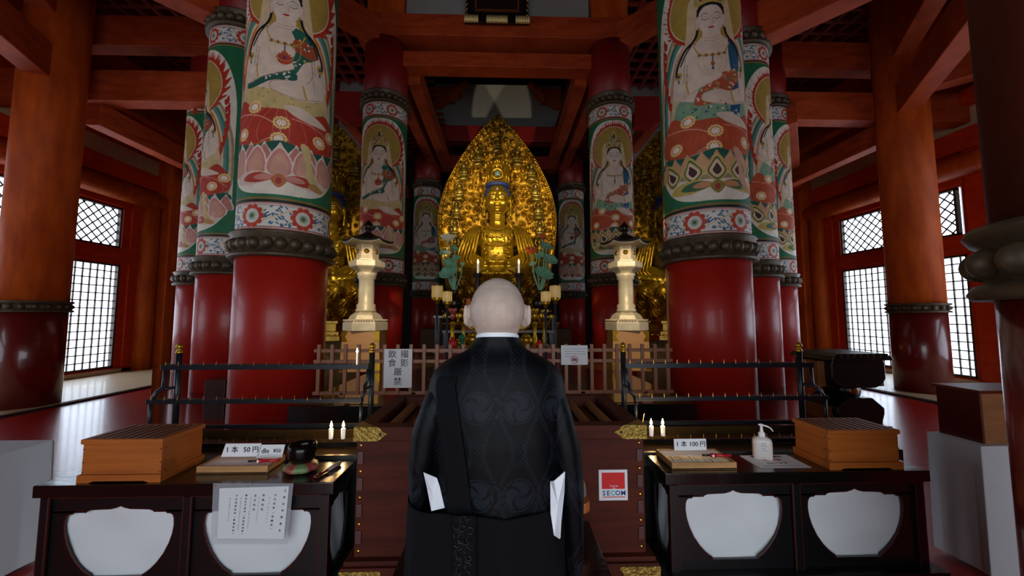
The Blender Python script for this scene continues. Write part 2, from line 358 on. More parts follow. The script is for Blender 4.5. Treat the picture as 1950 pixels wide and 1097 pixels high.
    if style == 0:
        for k in range(9): a = radians(20*k+10); B([(-.0+.06*cos(a-.3), 4.58+.06*sin(a-.3)), (.1*cos(a), 4.58+.1*sin(a)), (.06*cos(a+.3), 4.58+.06*sin(a+.3))], 'b8442c', False)
        E(0, 4.58, .07, .065, 'b03a24')
    for k in range(22):
        x = rr.uniform(-.1, .28) if style == 0 else rr.uniform(-.3, .34); z = rr.uniform(4.55, 4.9) if style == 0 else rr.uniform(4.02, 4.2)
        if style == 1 or x > .08: E(x, z, .016, .012, ('c8a860', 'e0d4c0', '2c4c70')[k % 3], rr.uniform(0, 3))
    for s_ in (-1, 1):
        Ln([(s_*.36, 4.88), (s_*.45, 4.68), (s_*.5, 4.42)], .007, sk2); Ln([(s_*.33, 4.3), (s_*.3, 4.5), (s_*.27, 4.66)], .006, 'b89078')
    # neck, necklace
    B([(-.08, 5.12), (-.09, 4.97), (0, 4.92), (.09, 4.97), (.08, 5.12)], sk)
    for z in (5.0, 4.965): Ln([(-.085, z), (0, z-.02), (.085, z)], .005, sk2)
    Ln([(-.2, 4.92), (-.14, 4.8), (0, 4.76), (.14, 4.8), (.2, 4.92)], .014, 'b89440')
    for x in (-.14, -.07, 0, .07, .14): E(x, 4.77+.9*x*x, .024, .022, 'b89040'); E(x, 4.77+.9*x*x, .012, .011, '6a3040')
    Ln([(0, 4.75), (0, 4.6)], .012, '486a70'); E(0, 4.66, .022, .03, 'a8582c'); E(0, 4.6, .012, .02, '283c70')
    for d in (.1, .16): Ln([(-d, 4.78), (-d*.9, 4.62), (0, 4.56 if d < .12 else 4.52), (d*.9, 4.62), (d, 4.78)], .005, 'c8b070')
    for s_ in (-1, 1):
        Ln([(s_*.3, 4.86), (s_*.33, 4.5)], .006, '5a7a60')
        E(s_*.39, 4.62, .045, .05, 'b89c44'); E(s_*.39, 4.62, .018, .02, '2c3c6c'); E(s_*.39, 4.55, .012, .02, '223c78')
    # hair strands, ears, face
    for s_ in (-1, 1):
        Ln([(s_*.14, 5.36), (s_*.155, 5.1), (s_*.2, 4.99), (s_*.31, 4.9), (s_*.4, 4.74), (s_*.42, 4.64)], .03, '16181c'); Ln([(s_*.2, 4.98), (s_*.3, 4.85), (s_*.36, 4.74)], .018, '16181c')
        E(s_*.155, 5.2, .026, .085, 'd0a898'); E(s_*.155, 5.2, .012, .06, sk)
    E(0, 5.33, .152, .15, '17181b')
    B([(-.135, 5.3), (-.14, 5.18), (-.1, 5.08), (-.04, 5.035), (.04, 5.035), (.1, 5.08), (.14, 5.18), (.135, 5.3), (.08, 5.385), (0, 5.4), (-.08, 5.385)], 'dcc8b8')
    for s_ in (-1, 1):
        Ln([(s_*.03, 5.285), (s_*.07, 5.305), (s_*.12, 5.275)], .007, '54483e'); Ln([(s_*.03, 5.235), (s_*.07, 5.222), (s_*.11, 5.24)], .007, '3a3230'); Ln([(s_*.035, 5.25), (s_*.07, 5.26), (s_*.105, 5.25)], .004, '80706a')
    Ln([(.012, 5.28), (.016, 5.19), (.03, 5.165), (-.01, 5.15)], .005, 'a88878'); E(0, 5.118, .034, .013, 'b22a1c'); Ln([(-.03, 5.12), (.03, 5.12)], .004, '701a14')
    Ln([(-.02, 5.085), (.02, 5.085)], .004, 'b89888')
    # crown
    B([(-.16, 5.4), (-.1, 5.44), (0, 5.45), (.1, 5.44), (.16, 5.4), (.18, 5.52), (.12, 5.6), (.06, 5.72), (0, 5.82), (-.06, 5.72), (-.12, 5.6), (-.18, 5.52)], 'b09a5c')
    for k in range(44):
        x = rr.uniform(-.15, .15); z = 5.46+rr.random()*(.33-abs(x)*1.6); r = rr.uniform(.012, .026); E(x, z, r, r, ('c8bc98', '5c7468', 'a85a48', 'cdb468')[k % 4]); E(x, z, r*.4, r*.4, '3a3a34')
    E(0, 5.68, .02, .05, '1c1c1e'); Ln([(-.155, 5.41), (0, 5.45), (.155, 5.41)], .018, 'c8a84c')
    # lap
    lr = 'b23a28' if style == 0 else 'b8502f'
    B([(-.5, 4.1), (-.3, 4.0), (0, 3.99), (.3, 4.0), (.5, 4.08), (.66, 3.9), (.68, 3.7), (.55, 3.6), (.3, 3.56), (0, 3.62), (-.3, 3.57), (-.56, 3.6), (-.68, 3.72), (-.64, 3.92)], lr)
    for k in range(8 if style == 0 else 15):
        x = -.6+1.2*k/(7 if style == 0 else 14); Ln([(x*.4, 3.98), (x*.8, 3.85), (x, 3.7), (x*.9, 3.6)], .006, 'c87a66' if style == 0 else '8e3420')
    Ln([(-.6, 3.95), (-.2, 3.88), (0, 3.72), (-.2, 3.6)], .012, 'd89a88'); Ln([(.1, 3.9), (.4, 3.86), (.64, 3.72)], .01, 'd89a88')
    B([(.02, 4.04), (.2, 4.05), (.42, 3.98), (.52, 3.92), (.3, 3.9), (.12, 3.94)], sk)
    for x, z in ((-.3, 4.0), (0, 3.83), (.42, 3.72), (-.46, 3.7), (-.02, 3.64), (.6, 3.86)): c.roundel(X(x), z, .085)
    B([(-.64, 3.62), (-.3, 3.56), (0, 3.62), (.3, 3.56), (.64, 3.62), (.6, 3.48), (-.6, 3.48)], '1d5848')
    # lotus seat
    ped = 'cc8a7c' if style == 0 else 'c88a5c'
    for k in range(9):
        x = -.64+.16*k; B([(x-.1, 3.35), (x-.09, 3.46), (x-.03, 3.55), (x, 3.6), (x+.03, 3.55), (x+.09, 3.46), (x+.1, 3.35)], 'dccabc' if style == 0 else 'c89a70'); B([(x-.08, 3.35), (x-.07, 3.45), (x, 3.565), (x+.07, 3.45), (x+.08, 3.35)], 'c07a6c' if style == 0 else 'd0a078')
    for k, x in enumerate((-.52, -.26, 0, .26, .52)):
        if style == 0:
            sh = -x*.25
            for a, co in ((1, 'e2d4c8'), (.88, ped), (.62, 'd09c86')): B([(x-.13*a, 3.26), (x-.135*a, 3.36), (x-.08*a+sh*.3, 3.36+.12*a), (x+sh*.4, 3.36+.2*a), (x+.08*a+sh*.3, 3.36+.12*a), (x+.135*a, 3.36), (x+.13*a, 3.26), (x, 3.2)], co)
        else:
            t = x*.5
            for a, co in ((1, 'c8ae58'), (.84, '2d6048'), (.7, 'd8b878'), (.55, 'dcd0c0'), (.42, '5a2420'), (.2, '244034')):
                B([(x, 3.36-.14*a), (x-.12*a, 3.36-.02*a), (x-.07*a+t*.1, 3.36+.1*a), (x+t*.25, 3.36+.19*a), (x+.07*a+t*.1, 3.36+.1*a), (x+.12*a, 3.36-.02*a)], co)
    for s_ in (-1, 1):
        for a, co in ((1, 'd8c0b0' if style == 0 else 'c8ae58'), (.72, 'b03c2a' if style == 0 else '3d6a4a'), (.45, ped)):
            B([(s_*.04, 3.19), (s_*(.04+.2*a), 3.2+.06*a), (s_*(.04+.42*a), 3.2+.03*a), (s_*(.04+.5*a), 3.2-.06*a), (s_*(.04+.25*a), 3.2-.1*a)], co)
    B([(0, 3.24), (.08, 3.17), (0, 3.08), (-.08, 3.17)], 'b86a3c' if style == 0 else '8a7a3a'); E(0, 3.16, .03, .04, '9a3828')
    B([(.2, 3.62), (.3, 3.6), (.34, 3.36), (.42, 3.2), (.36, 3.16), (.28, 3.24), (.26, 3.4)], 'ccb67c' if style == 0 else 'c89884'); B([(.36, 3.2), (.5, 3.14), (.44, 3.1), (.3, 3.14)], 'b88a4a')
def paint_grid(style):
    th = np.linspace(-pi, pi, NU, endpoint=False); z = np.linspace(ZA, ZB, NV); T, Z = np.meshgrid(th, z); U = T*RC
    c = Canvas(U, Z, GRN)
    figure(c, 0, style)
    Zs = c.Z
    back = abs(U) > pi*RC/2      # second figure on the far side: mirror the raster
    sh = NU//2; c.C[back] = np.roll(c.C, sh, 1)[back]
    for zz, w, co in ((2.955, .024, '8a6a2c'), (2.925, .03, '1c1a18'), (6.1, .02, '9a7834'), (6.12, .02, '1c1a18')): c.fill(abs(Zs-zz) < w/2, co)
    floral(c, 2.60, 2.91); floral(c, 6.13, 6.44)
    c.fill(Zs > 6.44, '3a2c1c'); c.fill((Zs > 6.46) & (Zs < 6.48), '9a7834')
    V = np.stack([RC*np.sin(T), -RC*np.cos(T), Z], -1)
    return V, c.C
PAINTM = vcmat('column_painting', .55, spec=.35)
def ring(z0, z1, r, nb, solidname, parent, R=None):
    h = z1-z0; mb = MB(); e = .045 if h > .2 else .03
    mb.lathe([(r, z0), (r+e*1.5, z0), (r+e*1.7, z0+h*.07), (r+e*1.3, z0+h*.17), (r+e*.7, z0+h*.2), (r+e*.7, z0+h*.76), (r+e*1.1, z0+h*.8), (r+e*1.0, z0+h*.88), (r+e*1.5, z0+h*.92), (r+e*1.2, z0+h), (r, z0+h)], n=64, caps=False)
    b = mb
    for k in range(nb):
        a = 2*pi*k/nb+.1; b.ell(((r+e*.7)*cos(a), (r+e*.7)*sin(a), z0+h*.48), (h*.235, h*.235, h*.235), n=14, m=8)
        b.ell(((r+e*.6)*cos(a), (r+e*.6)*sin(a), z0+h*.48), (h*.1, h*.25, h*.25), Matrix.Rotation(a, 3, 'Z'), n=14, m=6)
    obj(solidname, mb, BRONZE, parent)
def make_col(style):
    t = thing('painted_column', 'x', 'column')
    obj('lower_shaft', MB().lathe([(RC-.01, .45), (RC-.01, 2.62)], n=72), RED, t)
    V, C = paint_grid(style)
    painted('painted_shaft', V, NU, NV, C, PAINTM, t, True)
    obj('upper_shaft', MB().lathe([(RC-.012, 6.46), (RC-.012, 8.05)], n=64), REDUP, t)
    ring(2.31, 2.60, RC-.01, 24, 'lower_bronze_band', t); ring(6.46, 6.74, RC-.01, 24, 'upper_bronze_band', t)
    return t
colA = make_col(0); colB = make_col(1)
cols = [(colA, -2.66, 4.66, 20, 'thick red painted column left of the priest, nearest of the left ones'),
        (colB, 2.62, 4.72, -12, 'thick red painted column right of the priest, nearest of the right ones'),
        (colA, -2.75, 8.7, 4, 'painted column behind the left bronze lantern, figure with crown visible'),
        (colB, 2.58, 8.65, -7, 'painted column behind the right bronze lantern, figure with crown visible'),
        (colB, -2.85, 14.3, 8, 'far shadowed painted column just left of the golden halo'),
        (colA, 2.72, 14.5, -8, 'far shadowed painted column just right of the golden halo'),
        (colA, -4.57, 6.53, -55, 'second painted column out on the left, half hidden by the nearest one'),
        (colB, 4.44, 6.7, 52, 'second painted column out on the right, half hidden by the nearest one'),
        (colA, -6.65, 8.65, -56, 'outermost painted column on the left, slimmest visible strip'),
        (colB, 6.32, 8.66, 54, 'outermost painted column on the right, slimmest visible strip')]
used = set()
for pr, x, y, rz, lab in cols:
    o = pr if pr.name not in used else copytree(pr)
    used.add(pr.name); used.add(o.name)
    o.location = (x, y, 0); o.rotation_euler = (0, 0, radians(rz)); o['label'] = lab; o['group'] = 'columns painted with seated figures'
# ------------------------------------------------------------------ shell
XW = 11.0
struct('floor', MB().box((-13, -4, -.1), (13, 20, 0)), DRED)
mb = MB()
for (x0, x1) in ((-XW, -8.15), (8.25, XW)): mb.box((x0, 2.0, 0), (x1, 18, .05))
struct('trim_1', mb, CREAM)
mb = MB()
for (x0, x1) in ((-8.15, -8.10), (8.2, 8.25)): mb.box((x0, 2.0, 0), (x1, 18, .035))
struct('trim_2', mb, BLACK)
def slab(poly, z0, z1, m, name):
    return struct(name, MB().prism(poly, lambda u, v, w: (u, v, z0+w), z1-z0), m)
slab([(-3.1, 3.5), (3.1, 3.5), (7.9, 8.9), (7.9, 16.5), (-7.9, 16.5), (-7.9, 8.9)], 0.001, .47, DFLOOR, 'floor_platform')
slab([(-2.12, 3.9), (2.0, 3.9), (2.0, 15.3), (-2.12, 15.3)], .47, .75, BLACK, 'floor_inner_platform')
struct('floor_inner_boards', MB().box((-2.1, 3.98, .75), (1.98, 15.2, .756)), GFLOOR)
# walls with windows
def side_wall(sx, spans, n):
    x = sx*XW; name = 'left' if sx < 0 else 'right'
    X = lambda d: x-sx*d      # d = distance into the room
    w = MB(); ys = [-4]+[v for sp_ in spans for v in sp_[:2]]+[18]
    for i in range(0, len(ys), 2): w.box((X(-.15), ys[i], 0), (X(0), ys[i+1], 12.4))
    for ya, yb, nb in spans:
        w.box((X(-.15), ya, 0), (X(0), yb, .20)); w.box((X(-.15), ya, 3.12), (X(0), yb, 3.60)); w.box((X(-.15), ya, 4.76), (X(0), yb, 12.4))
    struct('wall_'+name, w, ORWALL)
    k = n; t = MB(); t2 = MB()
    for ya, yb, nb in spans:
        for z0, z1, kind in ((.20, 3.12, 0), (3.60, 4.76, 1)):
            y0, y1 = (ya, yb) if kind == 0 else (ya+.12, yb-.04)
            p = struct('window_%d' % k, MB().box((X(-.12), y0, z0), (X(-.10), y1, z1)), DAY); k += 1
            f = MB(); fw = .05
            f.box((X(-.1), y0, z0), (X(.0), y0+fw, z1)); f.box((X(-.1), y1-fw, z0), (X(.0), y1, z1)); f.box((X(-.1), y0, z0), (X(0), y1, z0+fw)); f.box((X(-.1), y0, z1-fw), (X(0), y1, z1))
            if kind == 0:
                nr = 14
                for i in range(1, nb): yy = y0+(y1-y0)*i/nb; f.box((X(-.08), yy-.013, z0), (X(-.05), yy+.013, z1))
                for i in range(1, nr): zz = z0+(z1-z0)*i/nr; f.box((X(-.07), y0, zz-.014), (X(-.045), y1, zz+.014))
            else:
                st = .25; H = z1-z0; L = y1-y0; q = -H
                while q < L:
                    for s_ in (1, -1):
                        a0 = max(q, 0); a1 = min(q+H, L); za = z0+(a0-q); zb = z0+(a1-q)
                        if s_ < 0: za = z0+z1-za; zb = z0+z1-zb
                        if a1 > a0: f.beam((X(-.07), y0+a0, za), (X(-.07), y0+a1, zb), .02, .028)
                    q += st
            obj('window_lattice', f, LATT, p)
        t.box((X(0), ya-.55, 0.05), (X(.10), ya-.14, 6.0)); t.box((X(0), yb+.16, 0.05), (X(.10), yb+.42, 5.3)); t.box((X(0), ya-.1, 4.8), (X(.07), yb+.1, 5.0))
        t2.tube([(X(.1), yb+.68, 0.05), (X(.1), yb+.68, 5.1)], .26, 24); t2.tube([(X(.1), ya-.9, 0.05), (X(.1), ya-.9, 5.1)], .26, 24)
    t.box((X(0), -4, 3.2), (X(.08), 18, 3.52)); t.box((X(0), -4, .05), (X(.08), 18, .17))
    t.box((X(0), -4, 5.55), (X(.16), 18, 6.05)); t.box((X(0), -4, 6.6), (X(.28), 18, 6.9)); t.box((X(0), -4, 7.5), (X(.3), 18, 8.0))
    struct('trim_%d' % (3 if sx < 0 else 5), t, ORWALL)
    t2.tube([(X(.16), -3.9, 5.2), (X(.16), 17.5, 5.2)], .26, 20); t2.box((X(0), yb+.95, 0.05), (X(.5), yb+1.25, 8))
    struct('trim_%d' % (4 if sx < 0 else 6), t2, ORANGE)
    b = MB().box((X(0), -4, .06), (X(.10), 18, .16)); b.box((X(0), 5, 6.1), (X(.03), 18, 6.55)); struct('baseboard_'+name, b, CREAM)
side_wall(-1, [(.3, 4.6, 22), (6.6, 11.15, 25)], 1)  # first span: unseen window bay, added to bring more daylight into the hall
side_wall(1, [(2.6, 6.9, 22), (8.55, 11.85, 18)], 5)  # nearer span here is likewise an out-of-view window added for its light
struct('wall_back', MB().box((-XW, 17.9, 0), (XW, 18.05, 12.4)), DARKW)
mb = MB()
for s_ in (-1, 1): mb.box((s_*8.6, 14.0, .05), (s_*XW, 14.12, 8))
struct('wall_back_side', mb, ORWALL)
mb = MB()
for s_ in (-1, 1): mb.box((s_*8.8, 13.9, .6), (s_*9.6, 13.98, 4.2))
struct('trim_7', mb, FENCE)
mb = MB()
for x0, x1 in ((-13, -3.4), (3.4, 13)): mb.box((x0, -4.1, 0), (x1, -4, 12.4))
mb.box((-3.4, -4.1, 4.6), (3.4, -4, 12.4)); struct('wall_front', mb, ORWALL)
# ceiling lattice
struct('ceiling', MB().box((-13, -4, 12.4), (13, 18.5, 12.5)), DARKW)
mb = MB(); z = 9.2
for i in range(64):
    x = -12.6+i*.4
    if abs(x) > 2.2: mb.box((x-.05, -2, z), (x+.05, 18, z+.1))
for i in range(50):
    y = -1.8+i*.4
    mb.box((-12.8, y-.05, z+.02), (-2.2, y+.05, z+.08)); mb.box((2.2, y-.05, z+.02), (12.8, y+.05, z+.08))
struct('ceiling_lattice', mb, mat('lattice_red', '7a1c0e', .6))
# beams: one structural object per timber
BN = [10]
def nxt(): BN[0] += 1; return 'trim_%d' % BN[0]
def beam(p0, p1, w, h, m=ORANGEH):
    BN[0] += 1; return struct('trim_%d' % BN[0], MB().beam(p0, p1, w, h), m, .015)
# front face pixel line bottom -> centre
beam((-3.35, 8.55, 8.32), (3.15, 8.55, 8.32), .62, .52)
beam((-2.4, 8.7, 7.68), (2.2, 8.7, 7.68), .42, .36)
struct('wall_upper_panel', MB().box((-2.35, 8.6, 8.58), (2.1, 8.7, 9.9)), PLASTER)
for s_, x in ((-1, -2.7), (1, 2.55)): struct(nxt(), MB().box((x-.42, 8.35, 8.58), (x+.42, 8.9, 9.9)), ORANGE)
for x in (-2.62, -2.15, 1.95, 2.42): beam((x, 8.9, 7.55), (x, 14.6, 7.55), .3, .5)
for x in (-2.9, 2.75): beam((x, 8.7, 9.0), (x, 15, 9.0), .35, .4)
beam((-3.4, 14.4, 8.7), (3.3, 14.4, 8.7), .5, .6, REDUP); beam((-3, 14.5, 7.6), (3, 14.5, 7.6), .5, .5, REDUP)
beam((-3.4, 15.6, 11.0), (3.3, 15.6, 11.0), .5, .5, ORANGEH)
struct('wall_rear_panel', MB().box((-2.75, 15.0, 9.1), (2.45, 15.1, 11.2)), PLASTER)
# curved bracket arms by the panel
for s_ in (-1, 1):
    pts = [(0, 0), (.9, 0), (1.1, .25), (.95, .4), (.75, .42), (.55, .62), (.25, .78), (0, .8)]
    for dz in (0,):
        struct(nxt(), MB().prism(pts, lambda u, v, w: (-.15+s_*(2.55-u), 14.75+w, 10.9-v), .2), ORANGE)
struct(nxt(), MB().tube([(-2.0, 14.6, 10.2), (-1.85, 14.6, 10.7), (-1.4, 14.6, 11)], .14, 10), ORANGE)
struct(nxt(), MB().tube([(1.7, 14.6, 10.2), (1.55, 14.6, 10.7), (1.1, 14.6, 11)], .14, 10), ORANGE)
for s_ in (-1, 1):
    y0 = 7.9 if s_ < 0 else 8.25
    beam((s_*6.2, y0+.15, 6.52), (s_*11, y0+.15, 6.52), .34, .68); beam((s_*6.2, y0+.15, 7.75), (s_*11, y0+.15, 7.75), .34, .68)
    beam((s_*6.6, 8.2, 6.3), (s_*11, 13.5, 6.3), .3, .5)
    xo = -8.7 if s_ < 0 else 9.05
    beam((xo, 8, 5.95), (xo, 17.5, 5.95), .32, .5); beam((s_*7.2, 9, 7.1), (s_*7.2, 17, 7.1), .3, .4)
    beam((s_*4.3, 9.6, 7.2), (s_*4.3, 17, 7.2), .3, .4)
    beam((s_*10.2, 4, 7.4), (s_*10.2, 17, 7.4), .3, .4)
# timbers raking towards the camera from the outer columns
beam((-8.65, 7.2, 6.35), (-6.6, 2.6, 6.35), .36, .62); beam((-8.65, 7.2, 7.6), (-6.2, 1.8, 7.6), .36, .62)
beam((-8.65, 7.2, 6.9), (-11, 4, 6.9), .36, .6)
beam((9.05, 8, 6.4), (6.9, 4.7, 6.4), .36, .62); beam((9.05, 8, 7.7), (6.4, 4, 7.7), .36, .62)
beam((9.05, 8, 6.9), (11, 6.2, 6.9), .36, .6)
beam((-4.6, 6.5, 6.95), (-7.2, 3.4, 6.95), .4, .7); beam((4.45, 6.65, 6.9), (7.0, 3.6, 6.9), .4, .7)
beam((-4.6, 6.5, 8.2), (-2.7, 8.6, 8.2), .4, .5); beam((4.45, 6.65, 8.2), (2.6, 8.6, 8.2), .4, .5)
beam((-6.65, 8.6, 8.2), (-4.5, 6.5, 8.2), .4, .5); beam((6.3, 8.6, 8.2), (4.4, 6.7, 8.2), .4, .5)
for s_ in (-1, 1):   # bracket blocks beside the back columns
    struct(nxt(), MB().prism([(0, 0), (.5, .0), (.9, .25), (1.3, .3), (1.3, .75), (0, .75)], lambda u, v, w: (s_*(3.3+u), 9.0+w, 6.4+v), .3), REDUP)
    struct('wall_side_panel_%d' % (1 if s_ < 0 else 2), MB().box((s_*3.3, 12.0, 5.6), (s_*5.3, 12.1, 9.4)), PLASTER)
    struct('wall_inner_%d' % (1 if s_ < 0 else 2), MB().box((s_*3.2, 12.2, .47), (s_*6.2, 12.3, 9.4)), REDUP)
# unpainted outer columns
def outer_col(x, y, r, zt, lab, upper, zr=(1.72, 1.92), base=.05):
    t = thing('timber_column', lab, 'column', (x, y, 0), 'plain columns towards the walls')
    obj('lower_shaft', MB().lathe([(r, base), (r, zr[0]+.02)], (x, y, 0), 64), mat('deep_red_lacquer', '6a1410', .3, var=.2, vscale=(3, 3, 1), coat=.5), t)
    obj('upper_shaft', MB().lathe([(r, zr[1]-.02), (r, zt)], (x, y, 0), 64), upper, t)
    z0, z1 = zr; h = z1-z0; e = .035
    b = MB().lathe([(r, z0), (r+e*1.6, z0), (r+e*1.9, z0+h*.08), (r+e*1.4, z0+h*.2), (r+e*.6, z0+h*.24), (r+e*.6, z0+h*.74), (r+e*1.4, z0+h*.8), (r+e*1.9, z0+h*.92), (r+e*1.6, z1), (r, z1)], (x, y, 0), 64, caps=False); nb = 20
    for k in range(nb): a = 2*pi*k/nb; b.ell((x+(r+e*.7)*cos(a), y+(r+e*.7)*sin(a), z0+h*.5), (h*.22,)*3, n=12, m=8)
    obj('bronze_band', b, BRONZE, t)
outer_col(-8.62, 7.2, .45, 9.2, 'broad orange column at the left edge, red below its bronze band', ORANGE)
outer_col(9.05, 8.0, .45, 9.2, 'broad orange column standing before the right-hand lattice windows', ORANGE)
outer_col(2.07, .985, .44, 9.2, 'very close dark column cut off by the right edge', mat('dark_timber', '5a2010', .6, var=.4, vscale=(4, 4, 1), c2='42180a', spec=.2), (1.705, 1.955), 0)
outer_col(-8.8, 13.2, .4, 9, 'distant orange column past the left wall window', ORANGE); outer_col(9.0, 13.2, .4, 9, 'distant orange column past the right wall window', ORANGE)
# ------------------------------------------------------------------ golden statues
def swirl_field(X, Z, cells):
    H = np.zeros_like(X)
    for cx, cz, r, ph in cells:
        dx = X-cx; dz = Z-cz; d = np.sqrt(dx*dx+dz*dz); m = d < r*1.1
        if not m.any(): continue
        an = np.arctan2(dz[m], dx[m]); q = d[m]/r
        v = (.5+.5*np.cos(2*pi*(q*2.2)+an*1.0*ph))*np.clip(1.15-q, 0, 1)+.9*np.exp(-(q/.16)**2)
        H[m] = np.maximum(H[m], v)
    return H
def leaf_w(t):      # half width of the pointed halo, t 0..1 bottom to top
    return np.where(t < .42, .80+.2*np.sin(np.clip(t/.42, 0, 1)*pi/2), np.power(np.clip(1-((t-.42)/.58)**1.75, 0, 1), .86))
def body_mb():
    b = MB()
    b.ell((0, .05, 1.75), (.5, .36, .6)); b.ell((0, .02, 2.45), (.6, .34, .42)); b.ell((0, -.02, 2.05), (.46, .36, .5))
    for s in (-1, 1):
        b.ell((s*.56, .03, 2.62), (.24, .22, .22)); b.cap((s*.64, .02, 2.55), (s*.82, -.12, 1.95), .2, .165); b.cap((s*.82, -.12, 1.95), (s*.3, -.72, 1.66), .165, .1)
        b.cap((s*.3, -.72, 1.66), (s*.08, -.8, 1.66), .1, .085); b.cap((s*.35, 0, 1.52), (s*.95, -.5, 1.52), .3, .23); b.cap((s*.95, -.5, 1.5), (-s*.15, -.78, 1.48), .22, .13)
        b.ell((s*.1, -.86, 1.66), (.15, .09, .05))
        for k in range(4): b.cap((s*(.02+.0*k), -.84-.03*k, 1.69+.0*k), (s*.2, -.84-.035*k, 1.7), .022, .024)
        b.cap((s*.14, -.86, 1.72), (s*.02, -.86, 1.79), .025, .02)
        # face
        b.ell((s*.14, -.285, 3.585), (.10, .035, .032)); b.ell((s*.375, .02, 3.5), (.035, .09, .17)); b.cap((s*.04, -.30, 3.68), (s*.14, -.295, 3.71), .016, .016); b.cap((s*.14, -.295, 3.71), (s*.25, -.23, 3.67), .016, .012)
        b.ell((s*.16, -.2, 3.42), (.13, .12, .14)); b.cap((s*.375, 0, 3.38), (s*.37, -.02, 3.12), .032, .042)
        b.cap((s*.75, -.3, 1.7), (s*1.05, -.35, 1.35), .12, .1)
    b.ell((0, 0, 3.60), (.335, .31, .42)); b.ell((0, -.03, 3.38), (.30, .27, .24)); b.cap((0, .02, 2.75), (0, .02, 3.25), .2, .19)
    for z in (2.96, 3.03, 3.10): b.lathe([(.1, z-.02), (.215, z-.015), (.23, z), (.215, z+.015), (.1, z+.02)], (0, .01, 0), 24)
    b.cap((0, -.30, 3.64), (0, -.37, 3.48), .022, .045); b.ell((.045, -.33, 3.465), .03); b.ell((-.045, -.33, 3.465), .03); b.ell((0, -.325, 3.365), (.09, .035, .022)); b.ell((0, -.315, 3.325), (.07, .04, .026)); b.ell((0, -.28, 3.20), (.09, .07, .06))
    b.ell((0, -.35, 1.4), (1.15, .62, .13)); b.ell((0, -.8, 1.38), (.55, .2, .1))
    return b
GOLDF = mat('gold_drapery', 'c8a024', .33, .75, var=.2, vscale=(3, 3, 3), c2='9a7818')
_n = GOLDF.node_tree; _w = _n.nodes.new('ShaderNodeTexWave'); _w.inputs['Scale'].default_value = 2.4; _w.inputs['Distortion'].default_value = 5; _w.inputs['Detail'].default_value = 1
_tc = _n.nodes.new('ShaderNodeTexCoord'); _bp = _n.nodes.new('ShaderNodeBump'); _bp.inputs['Strength'].default_value = .3; _bp.inputs['Distance'].default_value = .02
_n.links.new(_tc.outputs['Object'], _w.inputs['Vector']); _n.links.new(_w.outputs['Fac'], _bp.inputs['Height']); _n.links.new(_bp.outputs[0], _n.nodes['Principled BSDF'].inputs['Normal'])
def petal_ball(mb, c, r, a):
    R3 = Matrix.Rotation(a, 3, 'Z') @ Matrix.Rotation(-.35, 3, 'Y'); nu, nv = 60, 12
    def fn(u, v):
        ph = 2*pi*u; t = pi*v; k = 1+.1*cos(ph*10); return Vector(c)+R3 @ Vector((r[0]*cos(t)*.9+.1*r[0], r[1]*sin(t)*cos(ph)*k, r[2]*sin(t)*sin(ph)*k))
    mb.grid(fn, nu, nv, True, True)
